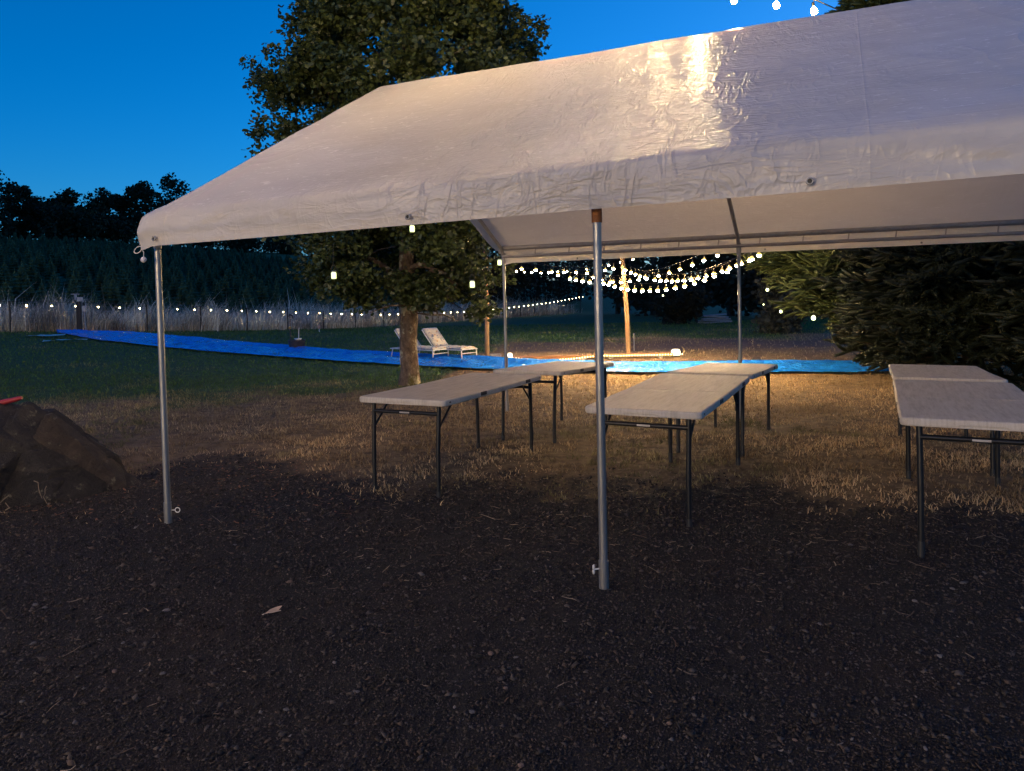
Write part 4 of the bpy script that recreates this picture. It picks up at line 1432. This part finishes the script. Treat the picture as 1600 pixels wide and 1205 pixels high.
q = on_ground(1117, 505)
o = thing('lumber_pile', 'small pile of grey boards at the foot of the dark trees', 'lumber pile', q, 0)
for k, (yy, zz, rz, ln_) in enumerate([(-.2, .05, .1, 1.6), (.1, .05, -.05, 1.7), (-.1, .14, .25, 1.5), (.12, .16, -.2, 1.6), (.0, .24, .32, 1.4), (-.05, .33, -.28, 1.3), (.05, .40, .12, 1.2)]):
    MB().box((0, yy, zz), (ln_, .2, .06), rz=rz, ry=.05 * (k % 3 - 1), ch=.006).build('board', M['lumber'], o)

# ------------------------------------------------------------------ oak
def leaf_cloud(pos, size, cA, cB, seed, drop=.0, asp=.62):
    """six-point lobed leaves at pos (n,3)"""
    r = np.random.default_rng(seed)
    n = len(pos)
    d = r.normal(0, 1, (n, 3)); d[:, 2] = d[:, 2] * .6 - drop
    d /= np.linalg.norm(d, axis=1)[:, None]
    u = np.cross(d, r.normal(0, 1, (n, 3))); u /= np.linalg.norm(u, axis=1)[:, None]
    w = np.cross(d, u)
    L = (size * r.uniform(.6, 1.3, n))[:, None]
    pts = [pos, pos + d * L * .35 + u * L * asp * .42 + w * L * .05, pos + d * L * .75 + u * L * asp * .5 + w * L * .09, pos + d * L + w * L * .02,
           pos + d * L * .72 - u * L * asp * .5 + w * L * .09, pos + d * L * .33 - u * L * asp * .42 + w * L * .05]
    V = np.stack(pts, 1).reshape(-1, 3)
    i = np.arange(n)[:, None] * 6
    F_ = np.concatenate([i + np.array([0, 1, 2, 3]), i + np.array([0, 3, 4, 5])])
    k = r.uniform(0, 1, (n, 1))
    C = (np.array(cA) * (1 - k) + np.array(cB) * k) * r.uniform(.75, 1.2, (n, 1))
    return V, F_, np.repeat(C, 6, 0)


ob = on_ground(640, 601)
oak = thing('oak_tree', 'leafy oak tree with a lichen covered trunk behind the tent', 'tree', ob)
tr = MB()
trk = [(0, 0, -.2), (0, 0, .02), (.01, 0, .25), (-.005, 0, .7), (.02, 0, 1.15), (.02, 0, 1.45), (.0, .03, 2.2), (.05, .05, 3.2), (.1, 0, 4.4), (.1, .05, 5.6), (.12, 0, 6.8)]
tr.tube(trk, [.24, .20, .165, .152, .158, .165, .13, .115, .09, .06, .03], 14)
limbs = []
rl = random.Random(4)
crown_z = [1.05, 1.3, 1.7, 2.1, 2.8, 3.5, 4.2, 4.9, 5.5, 6.05, 6.6, 7.3, 7.9, 8.3]
crown_r = [.6, 1.0, 1.5, 1.75, 2.0, 2.5, 2.72, 2.7, 2.55, 2.35, 2.1, 1.6, 1.0, .2]
crown_cx = [.0, .05, .0, -.05, .0, .08, .12, .18, .26, .26, .2, .1, 0, 0]
for k in range(26):
    z0_ = 1.15 + 5.2 * (k / 26) ** 1.05 + rl.uniform(-.1, .1)
    th = k * 2.4 + rl.uniform(-.4, .4)
    b0 = Vector((np.interp(z0_, [p[2] for p in trk], [p[0] for p in trk]), 0, z0_))
    zt_ = z0_ + rl.uniform(.5, 1.7) - (.9 if z0_ < 2.3 else 0)
    rr_ = np.interp(zt_, crown_z, crown_r) * rl.uniform(.7, .92)
    e = Vector((math.cos(th) * rr_, math.sin(th) * rr_, zt_))
    m1 = b0.lerp(e, .35) + Vector((rl.uniform(-.12, .12), rl.uniform(-.12, .12), .22))
    m2 = b0.lerp(e, .7) + Vector((rl.uniform(-.15, .15), rl.uniform(-.15, .15), .15))
    r0 = .075 * (1 - .09 * z0_)
    tr.tube([b0, m1, m2, e], [r0, r0 * .7, r0 * .45, .012], 7)
    limbs.append((b0, m1, m2, e))
    for j in range(4):
        s_ = m1.lerp(e, rl.uniform(.1, .8))
        t_ = s_ + Vector((rl.uniform(-.7, .7), rl.uniform(-.7, .7), rl.uniform(-.3, .6)))
        tr.tube([s_, s_.lerp(t_, .5) + Vector((0, 0, .05)), t_], [.022, .014, .005], 5)
tr.build('trunk', M['oak_bark'], oak, True)
NB_ = 230
zb2 = rng.uniform(1.5, 7.9, NB_ * 4)
zb2 = zb2[rng.uniform(0, 2.5, len(zb2)) < np.interp(zb2, crown_z, crown_r)][:NB_]
tb2 = np.arange(len(zb2)) * 2.39996 + rng.normal(0, .35, len(zb2))
rb2 = (np.interp(zb2, crown_z, crown_r) - .25) * rng.uniform(.30, 1.0, len(zb2)) ** .5
big = np.stack([np.interp(zb2, crown_z, crown_cx) + np.cos(tb2) * rb2, np.sin(tb2) * rb2, zb2], 1)
brad = rng.uniform(.34, .62, len(zb2))
sub = 10
dv_ = rng.normal(0, 1, (len(big), sub, 3)); dv_ /= np.linalg.norm(dv_, axis=2)[..., None]
cen = (big[:, None, :] + dv_ * (brad[:, None, None] * rng.uniform(.45, 1.0, (len(big), sub, 1))) * np.array([1, 1, .75])).reshape(-1, 3)
cen = cen[cen[:, 2] > 1.33]
# drooping bough at lower right, in front of the left wooden pole
extra = np.stack([rng.normal(1.35, .10, 7), rng.normal(-.4, .2, 7), rng.normal(1.30, .05, 7)], 1)
cen = np.concatenate([cen, extra])
open_ = ~((np.abs(cen[:, 0]) < .35) & (cen[:, 1] < 0) & (cen[:, 2] < 1.3))
cen = cen[open_]
per = 62
_bd = rng.normal(0, 1, (len(cen), per, 3))
_bd /= np.linalg.norm(_bd, axis=2)[..., None]
_cr = rng.uniform(.12, .27, len(cen))
pos = (cen[:, None, :] + _bd * (rng.uniform(0, 1, (len(cen), per, 1)) ** .45) * _cr[:, None, None] * np.array([1.1, 1.1, .8])).reshape(-1, 3)
pos = pos[~((np.abs(pos[:, 0]) < .3) & (pos[:, 1] < 0.1) & (pos[:, 2] < 1.15))]
tone = np.repeat(rng.uniform(0, 1, len(cen)), per)[:len(pos)]
V, F_, C = leaf_cloud(pos, .088, (.028, .044, .013), (.085, .112, .034), 13, .25, .6)
link('crown', np_mesh('crown', V, F_, C), M['leaf'], oak)


def lantern(uv, Y, label, s=1.0, hang=.3):
    q = at(uv[0], uv[1], Y)
    o = thing('jar_lantern', label, 'lantern', q, 0, 'glowing jar lanterns in the oak')
    MB().lathe([(.001, -.075 * s), (.045 * s, -.072 * s), (.05 * s, -.05 * s), (.05 * s, .04 * s), (.036 * s, .06 * s)], 10).build('jar', M['jar'], o, True)
    MB().lathe([(.040 * s, .058 * s), (.042 * s, .062 * s), (.042 * s, .085 * s), (.001, .088 * s)], 10).build('lid', M['galv'], o, True)
    MB().tube([(-.042 * s, 0, .07 * s)] + [(.05 * s * -math.cos(t), 0, .09 * s + .11 * s * math.sin(t)) for t in np.linspace(.2, math.pi - .2, 8)] + [(.042 * s, 0, .07 * s)], .003, 5).build('handle', M['wire'], o)
    MB().tube([(0, 0, .2 * s), (0, .02, .2 * s + hang)], .003, 4).build('hanging_wire', M['wire'], o)
    return o


lantern((521.5, 430), 10.6, 'glowing jar lantern hanging low at the left side of the oak', .72)
lantern((644, 357), 10.4, 'glowing jar lantern just under the front hem of the tent roof, before the oak', .68)
lantern((738, 444), 11.0, 'glowing jar lantern hanging at the lower right of the oak', .72)
lantern((780.5, 410), 11.5, 'glowing jar lantern beside the rear left tent pole', .62)

# ------------------------------------------------------------------ firs
def fir_tree(name, label, base, height, prof_z, prof_r, seed, nbranch, zmin, needle_l=.045, cA=(.007, .012, .007), cB=(.026, .036, .018), per_len=16, group=None, dense=1.0, brush=.055):
    r = random.Random(seed)
    rn = np.random.default_rng(seed)
    o = thing(name, label, 'tree', base, 0, group)
    tr = MB().tube([(0, 0, -.2), (0, 0, height * .5), (0, 0, height)], [.16 * height / 9, .09 * height / 9, .01], 8)
    segs = []                                           # branchlet segments with radii
    for k in range(nbranch):
        z = zmin + (height - zmin) * (k / nbranch) ** 1.25
        th = k * 2.39996 + r.uniform(-.3, .3)
        rad = float(np.interp(z, prof_z, prof_r)) * r.uniform(.82, 1.08)
        if rad < .08: continue
        droop = (r.uniform(-.32, .10) if z > 1.2 else r.uniform(-.05, .22)) * rad
        d = Vector((math.cos(th), math.sin(th), 0))
        side = Vector((-math.sin(th), math.cos(th), 0))
        p0 = Vector((0, 0, z + .25 * rad * .4))
        pts = [p0, p0 + d * rad * .5 + Vector((0, 0, droop * .8)), p0 + d * rad + Vector((0, 0, droop * .7))]
        tr.tube(pts, [.022, .014, .006], 5)
        nl = max(4, int(rad * 4.6 * dense))
        for j in range(nl):
            t = .22 + .78 * (j + r.random() * .5) / nl
            c = pts[0].lerp(pts[1], t * 2) if t < .5 else pts[1].lerp(pts[2], t * 2 - 1)
            ln = (1.05 - t) * rad * .55 + .16
            for s in (-1, 1):
                e = c + d * ln * r.uniform(.5, .95) + side * s * ln * r.uniform(.4, .85) + Vector((0, 0, ln * r.uniform(-.45, .35)))
                segs.append((c, e))
                if ln > .35:
                    for q in (.4, .7):
                        c2 = c.lerp(e, q)
                        for s2 in (-1, 1):
                            dd = (d * (.8) + side * s * .3 + side * s2 * .5).normalized()
                            segs.append((c2, c2 + dd * ln * .38 + Vector((0, 0, ln * r.uniform(-.18, .25)))))
        segs.append((pts[1].lerp(pts[2], .6), pts[2] + d * .16 + Vector((0, 0, .05))))
    tr.build('trunk', M['fir_bark'], o, True)
    A = np.array([s[0][:] for s in segs]); B = np.array([s[1][:] for s in segs])
    ln = np.linalg.norm(B - A, axis=1)
    cnt = np.maximum(6, (ln * per_len * 4).astype(int))
    ii = np.repeat(np.arange(len(segs)), cnt)
    n = len(ii)
    t = rn.uniform(0, 1, n)
    dr = (B - A) / ln[:, None]
    c = A[ii] + (B - A)[ii] * t[:, None]
    rv = rn.normal(0, 1, (n, 3)); dd = dr[ii]
    pr_ = rv - (rv * dd).sum(1)[:, None] * dd
    pr_ /= np.linalg.norm(pr_, axis=1)[:, None]
    tip = c + (pr_ * .75 + dd * .65) * (brush * rn.uniform(.7, 1.2, n))[:, None]
    wv = np.cross(dd, pr_) * (.0085 * brush / .055)
    V = np.stack([c - wv, c + wv, tip + wv * .4, tip - wv * .4], 1).reshape(-1, 3)
    F_ = np.arange(n * 4).reshape(-1, 4)
    k = np.clip(rn.uniform(0, .6, (n, 1)) + .4 * t[:, None], 0, 1)
    C = (np.array(cA) * (1 - k) + np.array(cB) * k)
    # the woody, needle-covered core of every branchlet
    rr0 = np.cross(dr, np.array([0., 0., 1.])); rr0 /= np.maximum(np.linalg.norm(rr0, axis=1), 1e-6)[:, None]
    rr1 = np.cross(rr0, dr)
    K = 5
    rings = []
    for tt_, rad_ in ((0., .5), (.25, 1.), (.8, .95), (1.06, .25)):
        cc_ = A + (B - A) * tt_
        for q in range(K):
            an = 2 * math.pi * q / K
            rings.append(cc_ + (rr0 * math.cos(an) + rr1 * math.sin(an)) * rad_ * brush * .55)
    Vc = np.stack(rings, 1)
    ns_ = len(segs)
    fc = []
    for l in range(3):
        for q in range(K):
            fc.append([l * K + q, l * K + (q + 1) % K, (l + 1) * K + (q + 1) % K, (l + 1) * K + q])
    Fc = (np.arange(ns_)[:, None, None] * (4 * K) + np.array(fc)[None]).reshape(-1, 4)
    kc = np.tile(np.repeat(np.array([.1, .35, .6, .9]), K), ns_)[:, None]
    Cc = (np.array(cA) * (1 - kc) + np.array(cB) * kc) * .9
    n0 = len(V)
    link('crown', np_mesh('crown', np.concatenate([V, Vc.reshape(-1, 3)]), np.concatenate([F_, Fc + n0]), np.concatenate([np.repeat(C, 4, 0), Cc])), M['needle'], o)
    return o


fir_tree('fir_tree', 'broad fir with its left side lit yellow green by the string lights', Vector((7.75, 15.3, g1(7.75, 15.3))), 11.0,
         [0, .4, 1.0, 1.6, 2.2, 3.0, 5, 7.3, 9.5, 11], [.2, .9, 1.7, 2.45, 2.9, 2.85, 2.0, 1.0, .45, 0], 3, 330, .25, per_len=24, dense=.62, group='firs right of the tent', cA=(.032, .050, .014), cB=(.075, .10, .030), brush=.062)  # string-light glow is partly put into these brighter needle colours
fir_tree('fir_tree', 'large dark fir close behind the right row of tables', Vector((7.35, 11.9, g1(7.35, 11.9))), 8.0,
         [0, .3, 1, 2, 3, 5, 7, 8], [1.9, 2.05, 2.1, 2.05, 1.7, 1.0, .35, 0], 5, 260, .08, per_len=30, dense=.55, group='firs right of the tent', brush=.06)
fir_tree('fir_tree', 'darkest fir at the right edge behind the last table', Vector((8.3, 9.2, g1(8.3, 9.2))), 8.0,
         [0, .3, 1, 2, 3, 5, 7, 8], [1.8, 1.9, 2.0, 1.95, 1.6, 1.0, .35, 0], 7, 200, .08, per_len=24, dense=.55, group='firs right of the tent', brush=.06)
for i, (uv, Y, s, lb) in enumerate([((1199, 453), 13.6, .55, 'tiny glowing lamp high on the left edge of the lit fir'), ((1220, 487), 13.8, .55, 'tiny glowing lamp on the lower left of the lit fir'),
                                    ((1271, 497), 12.8, .8, 'brightest glowing lamp low in the lit fir'), ((1193, 476), 17, .3, 'faintest speck of lamp left of the lit fir'), ((1036, 462), 26, .6, 'lone small lamp below the string lights, against the dark trees')]):
    q = at(uv[0], uv[1], Y)
    o = thing('fir_lamp', lb, 'lamp', q, 0, 'small lamps in the firs')
    MB().lathe([(.001, -.05 * s), (.04 * s, -.035 * s), (.048 * s, 0), (.035 * s, .04 * s), (.001, .05 * s)], 8).build('globe', M['fir_lamp'], o, True)
    MB().tube([(0, 0, .05 * s), (0, 0, .16 * s)], .005, 4).build('hook', M['wire'], o)

# ------------------------------------------------------------------ background trees and bushes
def far_tree(name, label, base, h, w, seed, z_low=.12, leaf=.35, n=2600, cA=(.016, .024, .014), cB=(.028, .040, .020), group=None, lobes=16, cat='tree'):
    rn = np.random.default_rng(seed)
    o = thing(name, label, cat, base, 0, group)
    MB().tube([(0, 0, -.3), (w * .02, 0, h * .35), (0, 0, h * .8)], [h * .028, h * .02, h * .006], 7).build('trunk', M['fir_bark'], o, True)
    cz = rn.uniform(z_low + .10, .90, lobes)
    prof_ = np.sin(np.clip((cz - z_low) / (1.02 - z_low), 0, 1) * math.pi) ** .6
    th = rn.uniform(0, 2 * np.pi, lobes)
    rr = rn.uniform(.2, .85, lobes) * prof_ * w * .5
    cen = np.stack([np.cos(th) * rr, np.sin(th) * rr, cz * h], 1)
    rad = rn.uniform(.22, .36, lobes) * w * .62
    which = rn.integers(0, lobes, n)
    dv = rn.normal(0, 1, (n, 3)); dv /= np.linalg.norm(dv, axis=1)[:, None]
    pos = cen[which] + dv * (rad[which] * rn.uniform(.35, 1.08, n) ** .7)[:, None] * np.array([1, 1, .85])
    pos[:, 2] = np.maximum(pos[:, 2], z_low * h * .6)
    V, F_, C = leaf_cloud(pos, leaf, cA, cB, seed + 1, .1, .7)
    link('crown', np_mesh('crown', V, F_, C), M['far_leaf'], o)
    return o


def crest(u, s):
    """ground point on the hill at image column u and distance s behind the fence"""
    xr = (u - 800) / F_PX
    den = xr * FN[0] + FN[1]
    Y = (s + FP0 @ FN) / den
    return Vector((xr * Y, Y, g1(xr * Y, Y)))


crest_trees = [(-20, 76, 262, 90, 'tall rounded dark tree on the hill at the left edge'), (36, 80, 285, 46, 'dark tree on the hill leaning against the tall leftmost one'), (72, 84, 303, 36, 'small thin dark tree in the gap on the hill crest'),
               (108, 76, 297, 52, 'pointed dark tree on the hill right of the gap'), (160, 76, 291, 50, 'dark round tree in the middle of the hill crest'), (196, 79, 300, 40, 'low dark tree on the hill between two higher ones'),
               (234, 76, 280, 50, 'ragged dark tree on the hill left of the round one'), (283, 77, 270, 50, 'round topped dark tree on the hill next to the tent roof'), (330, 77, 300, 60, None), (385, 77, 318, 60, None), (440, 77, 335, 60, None)]
for i, (u, s, vt, wpx, lb) in enumerate(crest_trees):
    b = crest(u, s)
    top = at(u, vt, b.y)
    h = max(4.0, top.z - b.z)
    far_tree('hill_tree', lb or ('dark hill tree seen below the tent hem, %s right of the corner pole' % ('first', 'second', 'third')[i - 8]), b, h, wpx / F_PX * b.y * 1.35, 200 + i, .0, .42, 4200, group='trees along the hill crest', lobes=30)
# undergrowth hedge closing the crest
for i, u in enumerate(np.linspace(90, 460, 8)):
    b = crest(u, 73)
    far_tree('hill_bush', 'low dark bush at the foot of the hill crest trees, %s from the left' % ORD[i], b, 4.8, 9.0, 230 + i, .0, .42, 1600, group='bushes at the foot of the hill trees', cat='bush')
# dark trees behind the string lights
_dl = ['behind the oak trunk', 'behind the oak crown left half', "behind the oak crown's right half", 'behind the left wooden pole', 'behind the left end of the strands', 'where the fence lights end', 'left of the leaning wooden pole', 'right behind the leaning wooden pole', 'above the round dark bush', 'above the lumber pile', 'left behind the rear middle tent pole', "behind the lit fir's left side", "behind the lit fir's middle", 'behind the large dark fir', 'at the right edge behind the firs']
dark = [(640, 70, 395, 130), (570, 76, 400, 130), (700, 60, 395, 120), (770, 66, 380, 120), (840, 78, 378, 120), (905, 88, 376, 110), (965, 62, 360, 120), (1020, 56, 350, 120), (1080, 52, 345, 120), (1140, 50, 340, 130), (1200, 46, 335, 140), (1275, 46, 320, 150), (1360, 44, 300, 150), (1450, 40, 290, 170), (1550, 38, 290, 170)]
for i, (u, Y, vt, wpx) in enumerate(dark):
    xr = (u - 800) / F_PX
    b = Vector((xr * Y, Y, g1(xr * Y, Y)))
    top = at(u, vt - 40, Y)
    far_tree('dark_tree', 'black tree in the dark row beyond the lawn, ' + _dl[i], b, top.z - b.z, wpx / F_PX * Y * 1.25, 260 + i, .0, .36, 3600, group='dark trees beyond the lawn', cA=(.024, .022, .014), cB=(.042, .038, .022), lobes=24)
q = on_ground(1058, 507)
far_tree('round_bush', 'rounded dark bush in front of the dark trees, left of the lumber pile', q, 2.0, 3.3, 300, .0, .22, 3600, lobes=22, cA=(.02, .02, .014), cB=(.032, .032, .02), cat='bush')
q = on_ground(1222, 520)
far_tree('round_bush', 'low grey green bush at the foot of the lit fir', q, 1.9, 2.4, 301, .0, .16, 3000, lobes=16, cA=(.05, .055, .04), cB=(.08, .085, .06), cat='bush')

# young conifers planted in rows on the hillside
def young_conifer_mesh(seed, h=1.55, w=1.25):
    rn = np.random.default_rng(seed)
    V, F_ = [], []
    layers = 9
    for l in range(layers):
        t = l / layers
        z = h * (.06 + .86 * t)
        r0 = w * .5 * (1 - t) ** .85 + .03
        nb = 9 if l < 5 else 6
        for k in range(nb):
            th = 2 * math.pi * (k + rn.uniform(-.25, .25)) / nb + l * .7
            rr = r0 * rn.uniform(.75, 1.15)
            d = np.array([math.cos(th), math.sin(th), 0]); s = np.array([-math.sin(th), math.cos(th), 0])
            c = np.array([0, 0, z])
            b = len(V)
            up = .10 * h * rn.uniform(.6, 1.3)
            V += [c + np.array([0, 0, .07 * h]), c + d * rr * .55 + s * rr * .34 + np.array([0, 0, up * .25]), c + d * rr + np.array([0, 0, up * .5]), c + d * rr * .55 - s * rr * .34 + np.array([0, 0, up * .25])]
            F_ += [(b, b + 1, b + 2, b + 3)]
            V += [c - np.array([0, 0, .02 * h]), c + d * rr * .5 + s * .06 + np.array([0, 0, up * .8]), c + d * rr * .8 + np.array([0, 0, -.02]), c + d * rr * .5 - s * .05 + np.array([0, 0, -.06])]
            b += 4
            F_ += [(b, b + 1, b + 2, b + 3)]
    V += [np.array([-.03, 0, h * .85]), np.array([.03, 0, h * .85]), np.array([0, .01, h * 1.06]), np.array([0, .03, h * .85])]
    b = len(V) - 4
    F_ += [(b, b + 1, b + 2, b + 2), (b + 3, b, b + 2, b + 2)]
    F_ = [f for f in F_]
    V = np.array(V)
    n = len(V)
    k = rn.uniform(0, 1, (n, 1))
    C = np.array([.038, .080, .045]) * (1 - k) + np.array([.095, .16, .085]) * k
    mb = MB(); mb.add(V, [tuple(dict.fromkeys(f)) for f in F_])
    me = mb.mesh('young_conifer')
    at_ = me.color_attributes.new('col', 'FLOAT_COLOR', 'POINT')
    at_.data.foreach_set('color', np.c_[C, np.ones(n)].astype(np.float32).ravel())
    me.materials.append(M['far_leaf'])
    return me, V, C


ymesh = [young_conifer_mesh(400 + i) for i in range(4)]
spots = []
s_ = 4.6
row = 0
while s_ < 71:
    t_ = -6.0 + (row % 2) * .7
    while t_ < 60:
        P_ = FP0 + FU * (t_ + rng.normal(0, .12)) + FN * (s_ + rng.normal(0, .12))
        u_ = 800 + F_PX * P_[0] / P_[1]
        if P_[1] > 12 and -40 < u_ < 620:
            spots.append((P_[0], P_[1], s_, u_))
        t_ += 1.75
    s_ += 2.15; row += 1
spots.sort(key=lambda p: p[1] + p[2] * .3)
vis = [p for p in spots]
ind = vis[:280]
rest = vis[280:]
for i, (x, y, s2_, u_) in enumerate(ind):
    sc_ = rng.uniform(.8, 1.2)
    o = link('young_conifer', ymesh[i % 4][0])
    o.location = (x, y, g1(x, y) - .05)
    o.scale = (sc_, sc_, sc_ * rng.uniform(.92, 1.15))
    o.rotation_euler = (0, 0, rng.uniform(0, 6.28))
    tag(o, 'young dark conifer in the planted rows on the hillside beyond the fence', 'conifer', 'young conifers planted on the hillside')
Vs, Fs, Cs, off = [], [], [], 0
for i, (x, y, s2_, u_) in enumerate(rest):
    me, V, C = ymesh[i % 4]
    a = rng.uniform(0, 6.28); k = rng.uniform(.8, 1.2)
    q = V * k
    q = np.stack([q[:, 0] * math.cos(a) - q[:, 1] * math.sin(a) + x, q[:, 0] * math.sin(a) + q[:, 1] * math.cos(a) + y, q[:, 2] + g1(x, y) - .05], 1)
    nq = (len(V) - 4) // 4
    Vs.append(q[:nq * 4]); Cs.append(C[:nq * 4]); Fs.append(off + np.arange(nq * 4).reshape(-1, 4)); off += nq * 4
if Vs:
    o = link('young_conifer_rows', np_mesh('young_conifer_rows', np.concatenate(Vs), np.concatenate(Fs), np.concatenate(Cs)), M['far_leaf'])
    tag(o, 'farther rows of young dark conifers covering the upper hillside', 'conifers', kind='stuff')
print('conifers', len(ind), len(rest))
